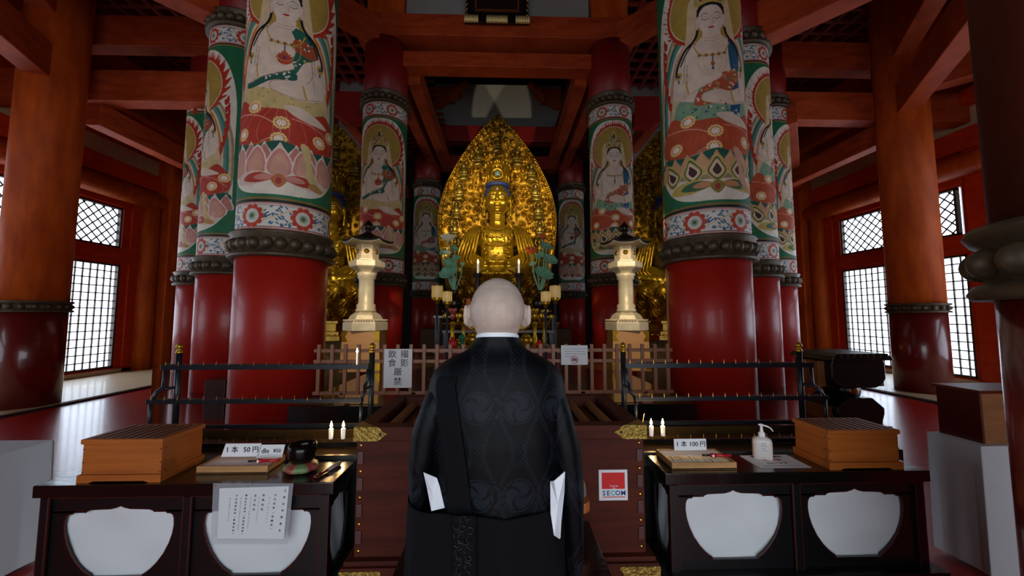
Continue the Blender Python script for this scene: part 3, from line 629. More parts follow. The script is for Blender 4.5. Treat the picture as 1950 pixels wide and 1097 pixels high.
def make_buddha(label, group=None, crownless=False):
    t = thing('golden_buddha_statue', label, 'statue', (0, 0, 0), group)
    # pedestal: stepped base, bead rows, lotus
    bd = MB().lathe([(1.75, 0), (1.75, .1), (1.62, .12), (1.62, .2), (1.3, .22), (1.3, .38), (1.5, .4), (1.5, .46), (1.05, .5), (.95, .62)], n=8, smooth=False, ph=pi/8)
    for zz, rr_ in ((.11, 1.7), (.43, 1.47)):
        for k in range(72): a = 2*pi*k/72; q = rr_/cos(((a) % (pi/4))-pi/8)*.93; bd.ell((q*cos(a), q*sin(a), zz), .04, n=8, m=6)
    obj('statue_pedestal', bd, GOLDP, t)
    pt = MB()
    for row, (z, R_, n, off) in enumerate(((.72, .95, 14, 0), (.95, 1.12, 16, .5), (1.16, 1.22, 16, 0))):
        for k in range(n): a = 2*pi*(k+off)/n; petal_ball(pt, (R_*cos(a), R_*sin(a), z), (.2, .2, .19), a)
    pt.lathe([(.8, .5), (1.0, .7), (1.15, 1.0), (1.22, 1.25), (1.0, 1.3)], n=48)
    obj('lotus_seat', pt, GOLD, t)
    obj('body', body_mb(), GOLDF, t, remesh=.022, smooth=3)
    obj('hair', MB().ell((0, .075, 3.70), (.372, .33, .36), n=32, m=20).lathe([(.30, 3.90), (.345, 3.92), (.345, 3.98), (.3, 4.0)], (0, .0, 0), 32), BLUEH, t)
    ey = MB()
    for s in (-1, 1): ey.ell((s*.135, -.318, 3.578), (.05, .01, .010))
    obj('eye', ey, mat('inlaid_eye', 'd8d0b0', .3), t); obj('forehead_jewel', MB().ell((0, -.315, 3.78), .022), mat('crystal', 'e0e0d8', .1), t)
    # pleats of the robe
    fd = MB()
    for s in (-1, 1):
        for k in range(6):
            q = k*.055; fd.tube([(s*(.42+q), -.25+.12*q, 2.78-q*.5), (s*(.52+q*1.3), -.34, 2.45), (s*(.58+q*1.5), -.36-.02*k, 2.1), (s*(.66+q*1.5), -.45, 1.8), (s*(.5+q*1.9), -.62, 1.62)], [.02, .034, .036, .034, .02], 8)
        for k in range(7):
            a0 = .15+.16*k; fd.tube([(s*.12, -.92-.01*k, 1.50-.012*k), (s*(.35+.05*k), -.99+.02*k, 1.47-.03*k), (s*(.7+.05*k), -.86+.05*k, 1.52-.045*k), (s*(1.06+.012*k), -.62+.06*k, 1.6-.045*k), (s*(1.14), -.38+.05*k, 1.62-.04*k)], [.016, .03, .034, .03, .014], 8)
    obj('robe_folds', fd, GOLDF, t)
    C3 = Matrix.Translation((0, 0, .12)); c = MB(); c.lathe([(.31, 3.76), (.335, 3.8), (.31, 3.84), (.30, 4.3), (.34, 4.36), (.26, 4.4), (.22, 4.3)], n=36)
    for k in range(18):
        a = 2*pi*k/18; c.cap((.325*cos(a), .325*sin(a), 3.85), (.335*cos(a), .335*sin(a), 4.3), .015, .015)
        c.ell((.34*cos(a), .34*sin(a), 4.42), (.04, .04, .06), n=8, m=6)
    c.lathe([(.16, 0), (.18, .02), (.16, .04), (.12, .02)], n=20, M=Matrix.Translation((0, -.36, 4.05)) @ Matrix.Rotation(pi/2, 4, 'X'), caps=False)
    c.cap((0, -.33, 4.4), (0, -.3, 4.55), .05, .02)
    for k in range(90):
        a = 2*pi*(k*.618); zc_ = 3.86+.5*((k*.37) % 1); c.lathe([(.025, 0), (.035, .004), (.025, .008)], n=10, M=Matrix.Translation((.318*cos(a), .318*sin(a), zc_)) @ Matrix.Rotation(a, 4, 'Z') @ Matrix.Rotation(pi/2, 4, 'Y'), caps=False)
    for k in range(9): a = radians(20+140*k/8); c.cap((.05*cos(a), -.345, 4.1+.05*sin(a)), (.17*cos(a), -.335, 4.12+.17*sin(a)), .008, .012)
    c.v = [(v[0], v[1], v[2]*.96+.30) for v in c.v]
    cr = obj('crown', c, GOLD, t); obj('crown_jewel', MB().ell((0, -.37, 4.19), (.07, .03, .07)), mat('jewel_glass', '5c7c7c', .2), cr)
    o = MB(); rr = random.Random(5)
    for L_, z0, w in ((24, 2.75, .34), (30, 2.55, .42), (34, 2.3, .4)):
        for k in range(L_): a = -pi+pi*k/(L_-1); o.ell((w*cos(a), -.36-.02*sin(-a), z0+.2+.32*sin(a)), .02, n=8, m=6)
    for k in range(40): o.ell((rr.uniform(-.36, .36), -.37, rr.uniform(1.75, 2.5)), rr.uniform(.02, .045), n=8, m=6)
    for s in (-1, 1):
        for k in range(40): q = k/39; o.ell((s*(.4+.55*sin(q*2.2)), -.33-.25*q, 2.7-1.25*q), .018, n=6, m=5)
    obj('necklace', o, GOLD, t)
    # pointed halo with carved relief
    nu, nv = 330, 520; zb, zt = .85, 6.14; W = 1.68
    cells = []; rl = random.Random(11); tries = 0
    while len(cells) < 620 and tries < 16000:
        tries += 1; x = rl.uniform(-1.7, 1.7); z = rl.uniform(zb, zt); r = rl.choice((.14, .11, .08, .06))
        if all((x-a)**2+(z-b)**2 > (.78*(r+c_))**2 for a, b, c_, _ in cells): cells.append((x, z, r, rl.choice((-1, 1))))
    s_, t_ = np.meshgrid(np.linspace(-1, 1, nu), np.linspace(0, 1, nv)); hw = leaf_w(t_)*W
    X = s_*hw; Z = zb+(zt-zb)*t_; H = swirl_field(X, Z, cells); edge = np.clip((1-abs(s_))*hw/.06, 0, 1)
    rim = (abs((1-abs(s_))*hw-.05) < .028)
    Yd = .55-.11*H*edge-.06*rim-.30*np.clip(np.abs(X)/1.7, 0, 1)**2-.35*np.clip((Z-4)/2.2, 0, 1)**2
    V = np.stack([X, Yd, Z], -1)
    h = painted('halo', V, nu, nv, None, GOLDR, t)
    m = h.modifiers.new('solid', 'SOLIDIFY'); m.thickness = .06; m.offset = -1
    e = MB(); tt = np.linspace(0, 1, 90); hw = leaf_w(tt)*W
    for k in range(90):
        for s in (-1, 1):
            xx = s*hw[k]; zz = zb+(zt-zb)*tt[k]; e.ell((xx, .5-.30*(abs(xx)/1.7)**2-.35*max((zz-4)/2.2, 0)**2, zz), .035, n=6, m=5)
    obj('halo_beading', e, GOLD, h)
    # attendant figures on the halo
    f = MB(); f.lathe([(.13, 0), (.17, .05), (.12, .07), (.15, .1), (.1, .12)], n=14); f.ell((0, 0, .17), (.14, .09, .06)); f.ell((0, .01, .29), (.09, .06, .13)); f.cap((-.09, 0, .34), (-.08, -.08, .22), .03, .025); f.cap((.09, 0, .34), (.08, -.08, .22), .03, .025)
    f.ell((0, 0, .46), (.05, .055, .065)); f.ell((0, .0, .525), .025)
    f.lathe([(.11, -.01), (.135, 0), (.11, .01), (.09, 0)], n=20, M=Matrix.Translation((0, .06, .46)) @ Matrix.Rotation(pi/2, 4, 'X'), caps=False)
    f0 = None
    for dx, zz in ((0, 5.05), (-.57, 4.65), (.57, 4.65), (-.98, 4.2), (.98, 4.2), (-1.1, 3.6), (1.1, 3.6), (-1.18, 3.05), (1.18, 3.05), (-1.22, 2.5), (1.22, 2.5), (-1.2, 1.95), (1.2, 1.95)):
        q = obj('attendant_figure', f, mat('aged_gold', '9a8034', .4, .8, var=.3, vscale=(9, 9, 9)), h) if f0 is None else f0.copy()
        if f0 is None: f0 = q
        else: COL.objects.link(q)
        q.location = (dx, .38-.30*(abs(dx)/1.7)**2-.35*max((zz-4)/2.2, 0)**2, zz)
    for s in (-1, 1):
        pass
    return t
bud = make_buddha('great seated golden buddha centred behind the priest, with pointed flame halo', 'golden buddhas')
bud.location = (-.12, 10.45, 1.35)
b2 = copytree(bud); b2.location = (-4.55, 10.0, 1.1); b2.scale = (.95,)*3; b2.rotation_euler = (0, 0, .2); b2['label'] = 'golden buddha partly seen between the two left painted columns'
b3 = copytree(bud); b3.location = (4.55, 10.0, 1.1); b3.scale = (.95,)*3; b3.rotation_euler = (0, 0, -.2); b3['label'] = 'golden buddha partly seen between the two right painted columns'
tag(obj('statue_plinth', MB().box((-1.9, 8.9, .756), (1.66, 12, 1.35)), mat('plinth_lacquer', '2a120a', .7, var=.3, spec=.2), bevel=.02), 'dark plinth under the great golden buddha', 'plinth', 'statue plinths')
for s_, nm in ((-1, 'left'), (1, 'right')):
    tag(obj('statue_plinth', MB().box((s_*3.05, 8.85 if 0 else 9.25, .47), (s_*6.2, 11.1, 1.1)).box((s_*3.03, 9.22, .95), (s_*6.2, 9.25, 1.1)), mat('carved_plinth', '7a5c2a', .4, .6, var=.5, vscale=(12, 12, 12), bump=.8, bscale=18, c2='4a3820')), 'carved gilt plinth under the golden buddha on the %s side' % nm, 'plinth', 'statue plinths')
# ------------------------------------------------------------------ bronze lanterns
def make_lantern():
    t = thing('standing_lantern', 'x', 'lantern', (0, 0, 0), 'bronze lanterns on pedestals')
    H6 = dict(n=6, smooth=False, ph=0)
    obj('lantern_base', MB().lathe([(.36, 0), (.36, .16), (.33, .17), (.33, .21), (.28, .22), (.24, .3), (.14, .38)], **H6), LANT, t, .006)
    b = MB()
    for k in range(48): a = 2*pi*k/48; q = .33/cos((a % (pi/3))-pi/6)*.9; b.ell((q*cos(a), q*sin(a), .2), .018, n=8, m=6)
    obj('bead_trim', b, LANT, t)
    obj('lantern_shaft', MB().lathe([(.16, .36), (.17, .4), (.15, .43), (.155, .5), (.125, .53), (.13, .75), (.125, 1.0), (.15, 1.03), (.15, 1.08), (.17, 1.12), (.13, 1.15)], n=32), LANT, t)
    obj('lantern_capital', MB().lathe([(.14, 1.12), (.2, 1.18), (.28, 1.24), (.29, 1.26), (.29, 1.36), (.25, 1.37)], **H6), LANT, t, .005)
    fb = MB(); fb.lathe([(.22, 1.36), (.22, 1.4), (.19, 1.41)], **H6); fb.lathe([(.19, 1.68), (.21, 1.69), (.2, 1.74)], **H6)
    for k in range(6):
        a = k*pi/3; fb.beam((.19*cos(a), .19*sin(a), 1.4), (.19*cos(a), .19*sin(a), 1.69), .025, .025)
        for q in range(-4, 5):
            a0 = a; a1 = a+pi/3; P0 = Vector((.185*cos(a0), .185*sin(a0), 0)); P1 = Vector((.185*cos(a1), .185*sin(a1), 0))
            for d in (-1, 1):
                u0 = .5+q*.125-.35*d; u1 = .5+q*.125+.35*d; z0, z1 = 1.41, 1.68
                lo, hi = (u0, u1)
                def clip(u0, z0, u1, z1):
                    for _ in range(2):
                        if u0 < .04: z0 += (z1-z0)*(.04-u0)/(u1-u0); u0 = .04
                        if u0 > .96: z0 += (z1-z0)*(.96-u0)/(u1-u0); u0 = .96
                        u0, z0, u1, z1 = u1, z1, u0, z0
                    return u0, z0, u1, z1
                if (u0 < .04 and u1 < .04) or (u0 > .96 and u1 > .96): continue
                u0, z0, u1, z1 = clip(u0, z0, u1, z1); p = P0.lerp(P1, u0); r = P0.lerp(P1, u1)
                fb.beam((p.x, p.y, z0), (r.x, r.y, z1), .008, .008)
    fbo = obj('fire_box', fb, LANT, t)
    obj('paper_lining', MB().lathe([(.165, 1.4), (.165, 1.69)], **H6), GLOW, fbo)
    cr = MB()
    for k in range(6): a = (k+.5)*pi/3; cr.lathe([(.0, 0), (.035, .0), (.045, .008), (.0, .02)], n=12, M=Matrix.Translation((.165*cos(a), .165*sin(a), 1.55)) @ Matrix.Rotation(a, 4, 'Z') @ Matrix.Rotation(pi/2, 4, 'Y'))
    obj('gilt_crest', cr, GOLD, fbo)
    rf = MB(); pr = [(.2, 1.72), (.30, 1.72), (.42, 1.70), (.425, 1.735)]
    n = 72; vs = []; 
    def rr_(a, r, z, lift): k = (a % (pi/3))-pi/6; q = 1/cos(k)*cos(pi/6); return (r*q*cos(a), r*q*sin(a), z+lift*(abs(k)/(pi/6))**3)
    prof = [(.2, 1.70, 0), (.42, 1.715, .05), (.43, 1.745, .05), (.36, 1.775, .02), (.26, 1.83, 0), (.16, 1.89, 0), (.08, 1.93, 0), (.06, 1.95, 0)]
    rf.grid(lambda u, v: rr_(2*pi*u, *prof[int(round(v*7))]), n, 8, False, True)
    obj('lantern_roof', rf, LROOF, t)
    ev = MB(); ev.grid(lambda u, v: rr_(2*pi*u, *[(.2, 1.69, 0), (.41, 1.695, .045), (.425, 1.735, .05)][int(round(v*2))]), n, 3, False, True); obj('lantern_eave', ev, LANT, t)
    obj('lantern_finial', MB().lathe([(.07, 1.94), (.05, 1.96), (.04, 1.98), (.06, 2.0), (.09, 2.05), (.08, 2.11), (.04, 2.16), (.008, 2.21)], n=24), mat('finial_bronze', '3c342a', .3, .8), t)
    return t
L1 = make_lantern(); L1.location = (-2.28-.02, 6.5, 1.408); L1['label'] = 'tall bronze lantern on wooden pedestal on the left side'
L1.scale = (1, 1, .86)
L2 = copytree(L1); L2.location = (2.16, 6.5, 1.408); L2['label'] = 'tall bronze lantern on wooden pedestal on the right side'
L1.rotation_euler = (0, 0, .25); L2.rotation_euler = (0, 0, -.25)
for x, nm in ((-2.3, 'left'), (2.16, 'right')):
    t = thing('lantern_pedestal', 'pale wooden pedestal with gilt corners under the %s lantern' % nm, 'pedestal', (x, 6.5, .756), 'lantern pedestals')
    m_ = MB().lathe([(.44, 0), (.40, .64)], (x, 6.5, .76), 4, smooth=False, ph=pi/4+(.1 if x < 0 else -.1))
    obj('pedestal_body', m_, PEDW, t)
    g = MB(); ph = (.1 if x < 0 else -.1)
    for k in range(4):
        a = pi/4+ph+k*pi/2
        for z0, z1 in ((.02, .16), (.48, .645)):
            for s in (-1, 1):
                rr0 = .444-.04*z0/.64; d = Vector((cos(a), sin(a), 0))*rr0; e_ = Vector((cos(a+s*pi/2), sin(a+s*pi/2), 0))*rr0; q = (e_-d)*.16
                P = [d, d+q, d+q*.6, d]
                g.add([(x+d.x, 6.5+d.y, .76+z0), (x+d.x+q.x, 6.5+d.y+q.y, .76+z0), (x+d.x+q.x*.55, 6.5+d.y+q.y*.55, .76+(z0+z1)/2), (x+d.x+q.x, 6.5+d.y+q.y, .76+z1), (x+d.x, 6.5+d.y, .76+z1)], [(0, 1, 2, 3, 4)])
    obj('gilt_corner', g, GOLD, t, solid=.006)
# ------------------------------------------------------------------ altar furnishings
def post_table(name, label, cat, x0, x1, y0, y1, z0, z1, m, edge=None, cloth=None):
    t = thing(name, label, cat, ((x0+x1)/2, (y0+y1)/2, z0))
    obj('table_top', MB().box((x0, y0, z1-.05), (x1, y1, z1)), edge or m, t, .006)
    for x in (x0+.06, x1-.06):
        for y in (y0+.06, y1-.06): obj('leg', MB().box((x-.035, y-.035, z0), (x+.035, y+.035, z1-.05)), m, t)
    if cloth: obj('valance', MB().grid(lambda u, v: (x0+.03+(x1-x0-.06)*u, y0+.02+.012*sin(u*60), z1-.05-(z1-z0-.15)*v), 120, 3), cloth, t)
    else: obj('lower_rail', MB().box((x0+.06, y0+.04, z0+.25), (x1-.06, y0+.08, z0+.3)), m, t)
    return t
GREYW = mat('grey_lacquer_edge', '6a6862', .35, .2)
REDCL = mat('red_brocade', '8e1a18', .6, var=.4, vscale=(30, 30, 30), c2='5e100e')
post_table('altar_table', 'high narrow altar table before the great buddha carrying vases', 'altar table', -1.30, 1.07, 7.3, 7.75, .756, 1.66, BLACK, GREYW)
post_table('altar_table', 'middle altar shelf just in front of the high one', 'altar table', -1.05, .95, 6.75, 7.2, .756, 1.40, BLACK, GREYW)
post_table('altar_table', 'low altar table with red brocade hanging front', 'altar table', -1.0, .9, 5.6, 6.5, .756, 1.16, mat('altar_red', '5a1410', .35), mat('pale_edge', 'a89a86', .4), REDCL)
def vase_flowers(px, Y, side):
    b = at(px, 598, Y); x, z = b.x, 1.66
    nm = 'left' if side < 0 else 'right'; petm = WPET if side < 0 else OPET
    v = thing('flower_vase', 'dark bronze bulbous vase on the high altar table, %s side' % nm, 'vase', (x, Y, z), 'altar flower vases')
    obj('vase_body', MB().lathe([(.07, 0), (.08, .02), (.06, .05), (.15, .16), (.17, .25), (.14, .34), (.07, .41), (.06, .46), (.09, .5)], (x, Y, z), 28), mat('vase_bronze', '3c342c', .3, .85), v)
    col = 'white' if side < 0 else 'orange'
    t = thing('lotus_arrangement', 'metal lotus bouquet with green leaves and %s blossoms' % col, 'flowers', (x, Y, z+.45))
    sp = [(-.22, 1.0), (.0, .62), (.13, .8), (-.16, .55)] if side < 0 else [(.02, 1.15), (-.45, .7), (.2, .62), (-.1, .85)]
    fl = []
    for i, (px_, py_, r, kind) in enumerate(FLW[side]):
        p = at(px_, py_, Y-.05); s0 = Vector((x, Y, z+.45))
        mid = s0.lerp(p, .5)+Vector((.05*side*(-1)**i, 0, .03))
        st = obj('stem', MB().tube([s0, mid, p], .012, 6), GREEN, t)
        if kind == 'f':
            f = MB()
            for ringk, (n, tl, sc) in enumerate(((8, .95, 1), (7, .6, .95), (5, .25, .85))):
                for k in range(n):
                    a = 2*pi*(k+.5*ringk)/n; d = Vector((cos(a)*sin(tl), sin(a)*sin(tl)*.9, cos(tl)))
                    q = d.to_track_quat('Z', 'Y').to_matrix(); f.ell(p+d*r*.55*sc, (r*.26, r*.12, r*.58*sc), q, n=10, m=8)
            obj('blossom', f, petm, t)
        else:
            tilt = Matrix.Rotation(.9, 3, 'X') @ Matrix.Rotation(.35*side*(-1)**i, 3, 'Y')
            f = MB().grid(lambda u, v: p+tilt @ Vector((r*v*cos(2*pi*u)*(1+.06*sin(2*pi*u*9)), r*v*sin(2*pi*u)*.85, .22*r*v*v+.03*r*sin(2*pi*u*9)*v)), 54, 7, True, True)
            obj('leaf', f, GREEN, t, solid=.006)
FLW = {-1: [(853, 460, .17, 'f'), (852, 486, .10, 'f'), (845, 481, .09, 'l'), (865, 474, .08, 'l'), (868, 493, .1, 'l'), (856, 503, .13, 'l'), (855, 520, .2, 'l'), (880, 503, .05, 'l')],
       1: [(1033, 455, .10, 'f'), (1012, 484, .16, 'f'), (1040, 470, .12, 'l'), (1028, 487, .1, 'l'), (1047, 495, .16, 'l'), (1015, 503, .07, 'l'), (1035, 522, .2, 'l')]}
vase_flowers(865, 7.5, -1); vase_flowers(1029, 7.5, 1)
def flame_mb(c, s): return MB().lathe([(.0015*s, -.004*s), (.0075*s, .004*s), (.008*s, .010*s), (.005*s, .022*s), (.0005*s, .036*s)], c, 12)
def candle(x, y, z, h, r, label, group=None, lit=True, bulb=1.0):
    t = thing('candle', label, 'candle', (x, y, z), group)
    obj('wax', MB().lathe([(r*.82, 0), (r*.9, h*.3), (r, h*.97), (r*.8, h)], (x, y, z), 20), WAX, t)
    obj('wick', MB().tube([(x, y, z+h), (x+.001, y, z+h+.01*bulb)], .0009*bulb, 6), INK, t)
    if lit: obj('flame', flame_mb((x, y, z+h+.008*bulb), bulb), FLAME, t)
for px, nm in ((910, 'left'), (988, 'right')):
    p = at(px, 521, 7.4)
    t = thing('altar_candlestick', 'tall dark turned candlestick on the high altar table, %s one' % nm, 'candlestick', (p.x, 7.4, 1.66), 'altar candlesticks')
    obj('stick', MB().lathe([(.1, 0), (.1, .03), (.05, .06), (.04, .2), (.07, .24), (.045, .3), (.05, p.z-1.66-.1), (.09, p.z-1.66-.03), (.1, p.z-1.66)], (p.x, 7.4, 1.66), 20), mat('dark_candlestick', '3a3228', .4, .6), t)
    candle(p.x, 7.4, p.z, .19, .022, 'slim lit candle on the %s altar candlestick' % nm, 'altar candles', True, 2.2)
def pole_lantern(px, ytop, ybot, Y, lab):
    p = at(px, ytop, Y); q = at(px, ybot, Y); h = p.z-q.z; r = h*.40
    t = thing('pole_lantern', lab, 'lantern', (p.x, Y, .756), 'small basket lanterns on poles')
    obj('pole', MB().tube([(p.x, Y, .756), (p.x, Y, q.z-.06)], .016, 10), mat('pole_blue_black', '242c38', .4), t)
    obj('foot', MB().lathe([(.12, 0), (.11, .02), (.02, .04)], (p.x, Y, .756), 16), BLACK, t)
    g = MB(); g.lathe([(r, 0), (r*1.02, h*.04), (r, h*.08)], (p.x, Y, q.z), 20, caps=False); g.lathe([(r, h*.92), (r*1.02, h*.96), (r*.9, h)], (p.x, Y, q.z), 20, caps=False)
    g.lathe([(r*1.01, -.005), (.03, -.03), (.025, -.08)], (p.x, Y, q.z), 16)
    for k in range(9): g.lathe([(r*.99, h*(.1+.09*k)), (r*1.015, h*(.105+.09*k)), (r*.99, h*(.11+.09*k))], (p.x, Y, q.z), 20, caps=False)
    for k in range(14): a = 2*pi*k/14; g.tube([(p.x+r*cos(a), Y+r*sin(a), q.z+.02), (p.x+r*cos(a), Y+r*sin(a), p.z-.02)], .003, 4)
    obj('cage', g, GOLD, t); obj('shade', MB().lathe([(r*.93, .01), (r*.93, h*.95)], (p.x, Y, q.z), 20), GLOW, t)
pole_lantern(833, 543, 569, 5.5, 'outer basket lantern on blue pole, left of the altar'); pole_lantern(852, 554, 576, 5.15, 'inner basket lantern on blue pole, left of the altar')
pole_lantern(1057, 543, 569, 5.5, 'outer basket lantern on blue pole, right of the altar'); pole_lantern(1039, 554, 576, 5.15, 'inner basket lantern on blue pole, right of the altar')
# gilt lotus ornaments, incense ware on the low table
def gilt_lotus(px, Y, z, h, petm, lab):
    x = at(px, 600, Y).x; t = thing('gilt_lotus_ornament', lab, 'ornament', (x, Y, z), 'gilt altar ornaments')
    obj('stand', MB().lathe([(.06, 0), (.06, .02), (.03, .05), (.05, .12), (.03, .2), (.035, h*.6), (.045, h*.62), (.02, h*.66)], (x, Y, z), 16), GOLD, t)
    f = MB()
    for k in range(7):
        a = 2*pi*k/7; d = Vector((cos(a)*.5, sin(a)*.5, 1)).normalized(); f.ell(Vector((x, Y, z+h*.78))+d*.06, (.035, .02, .09), d.to_track_quat('Z', 'Y').to_matrix(), n=10, m=8)
    f.ell((x, Y, z+h*.8), (.04, .04, .07)); obj('blossom', f, petm, t)
    l = MB()
    for s in (-1, 1): l.tube([(x, Y, z+h*.5), (x+s*.07, Y, z+h*.62), (x+s*.1, Y-.02, z+h*.75)], .01, 6); l.ell((x+s*.11, Y-.02, z+h*.8), (.04, .02, .05))
    obj('side_buds', l, GOLD, t)
PKM = mat('pink_gilt', 'b05048', .35, .5)
gilt_lotus(862, 6.0, 1.16, .62, PKM, 'pinkish lotus on a slim gold stand, leftmost on the low altar table')
gilt_lotus(883, 6.1, 1.16, .62, GOLDP, 'pale gold lotus ornament beside the pinkish one')
gilt_lotus(1018, 6.1, 1.16, .62, GOLD, 'bright gold lotus ornament right of the priest\'s head')
gilt_lotus(1037, 6.3, 1.16, .6, GOLDP, 'gold lotus ornament at the far right of the low altar table')
for i, (px, s, lab) in enumerate(((900, .11, 'gold incense burner left of the priest\'s neck'), (1002, .1, 'gold incense burner right of the priest\'s neck'), (875, .07, 'small gold bowl near the red tassel'))):
    x = at(px, 640, 5.85).x; t = thing('incense_burner', lab, 'incense burner', (x, 5.85, 1.16), 'gold altar ware')
    obj('bowl', MB().lathe([(s*.5, 0), (s*.6, .01), (s*.4, s*.4), (s, s*.9), (s*1.05, s*1.5), (s*.8, s*1.7)], (x, 5.85, 1.16), 20), GOLD, t); obj('lid', MB().lathe([(s*.8, s*1.7), (s*.5, s*2.1), (s*.1, s*2.3), (s*.15, s*2.6), (.002, s*2.8)], (x, 5.85, 1.16), 20), GOLD, t)
def hang(px, py, r, m, lab):
    p = at(px, py, 5.54); t = thing('brocade_tassel', lab, 'tassel', (p.x, p.y, p.z), 'tassels on the altar'); obj('knot', MB().ell(p, (r, r*.7, r)).ell(p+Vector((0, 0, r)), r*.5), m, t); obj('fringe', MB().lathe([(r*.4, 0), (r*.8, -r*1.6)], (p.x, p.y, p.z-r*.6), 12), m, t)
def knot(px, py, r, m, lab):
    p = at(px, py, 5.7); t = thing('brocade_tassel', lab, 'tassel', (p.x, p.y, 1.16), 'tassels on the altar'); obj('knot', MB().ell(p, (r, r*.7, r)).ell(p+Vector((0, 0, r)), r*.5), m, t); obj('fringe', MB().lathe([(r*.9, 0), (r*.5, p.z-1.16-r*.5)], (p.x, p.y, 1.16), 12), m, t)
knot(862, 655, .07, mat('tassel_red', 'c01418', .5), 'bright red tassel left on the low altar table'); knot(880, 643, .045, mat('tassel_green', '0c6a44', .5), 'green tassel beside the bright red one'); knot(1027, 657, .055, mat('tassel_red', 'c01418', .5), 'red tassel at the right end of the low altar table')
p0 = at(895, 628, 5.9); p1 = at(1008, 628, 5.9)
tag(obj('bead_string', (lambda m_: [m_.ell((p0.x+(p1.x-p0.x)*k/40-.0, 5.9, p0.z-.12*(1-((k-20)/20)**2)+.05), .013, n=8, m=6) for k in range(41)] and m_)(MB()), GOLD), 'string of gold beads sagging across the altar behind the priest', 'beads')
tag(obj('offering_strip', MB().box((at(892, 569, 7.1).x-.035, 7.08, 1.40), at(892, 569, 7.1)+Vector((.035, 0, 0))), mat('orange_cloth', 'c8561e', .6)), 'orange strip standing left of the priest\'s head', 'cloth')
# ------------------------------------------------------------------ fence with notices
ft = thing('low_fence', 'brown picket fence crossing in front of the altar', 'fence', (0, 3.95, .756))
n = 28
for k in range(n):
    x = -1.86+k*(3.6/(n-1)); obj('picket', MB().box((x-.017, 3.94, .86), (x+.017, 3.965, 1.36)), FENCE, ft, .002)
for z in (1.295, 1.185, .865): obj('rail', MB().box((-1.92, 3.965, z-.017), (1.80, 3.99, z+.017)), FENCE, ft, .002)
for x in (-1.62, -.9, .85, 1.5): obj('foot', MB().box((x-.05, 3.9, .756), (x+.05, 4.04, .80)).box((x-.02, 3.965, .8), (x+.02, 3.99, .87)), FENCE, ft)
a = at(731, 665, 3.9); b = at(783, 739, 3.9)
t = thing('notice_board', 'white notice with large brushed black characters hung on the fence', 'sign', a)
obj('sheet', MB().box((a.x, 3.915, b.z), (b.x, 3.925, a.z)), PAPER, t)
cx = (a.x+b.x)/2; w = b.x-a.x; sz = .076
for s_, fx, fy in (('撮', .73, .145), ('影', .73, .375), ('飲', .29, .145), ('食', .29, .375), ('厳', .5, .60), ('禁', .5, .85)):
    text(s_, sz*1.12, (a.x+w*fx, 3.9135, a.z+(b.z-a.z)*fy), FRONT, INK, t)
a = at(1069, 658, 3.9); b = at(1120, 695, 3.9)
t = thing('notice_board', 'small white no-photography notice on the fence right of the priest', 'sign', a)
obj('sheet', MB().box((a.x, 3.915, b.z), (b.x, 3.925, a.z)), PAPER, t)
g = MB()
for k, (w0, w1) in enumerate(((.08, .92), (.12, .9), (.12, .9), (.12, .35))):
    z = a.z-.035-.026*k; x = a.x+(b.x-a.x)*w0
    while x < a.x+(b.x-a.x)*w1: l_ = random.uniform(.006, .018); g.box((x, 3.913, z-.003), (x+l_, 3.9148, z+.003)); x += l_+.006
obj('faint_lines', g, mat('grey_ink', '8a8f96', .8), t)
c_ = Vector((a.x+(b.x-a.x)*.5, 3.913, b.z+.052)); g = MB()
g.lathe([(.034, 0), (.040, 0), (.040, .0015), (.034, .0015)], n=28, M=Matrix.Translation(c_) @ Matrix.Rotation(pi/2, 4, 'X'), caps=False, smooth=False); g.beam(c_+Vector((-.025, 0, .025)), c_+Vector((.025, 0, -.025)), .002, .005)
obj('red_ring', g, REDINK, t); g = MB(); g.box(c_+Vector((-.022, .0005, -.014)), c_+Vector((.022, .001, .01))); g.box(c_+Vector((-.008, .0005, .01)), c_+Vector((.008, .001, .017))); obj('camera_pictogram', g, INK, t)
obj('lens', MB().lathe([(.008, 0), (.008, .001)], n=14, M=Matrix.Translation(c_+Vector((0, .0004, -.002))) @ Matrix.Rotation(pi/2, 4, 'X')), PAPER, t)
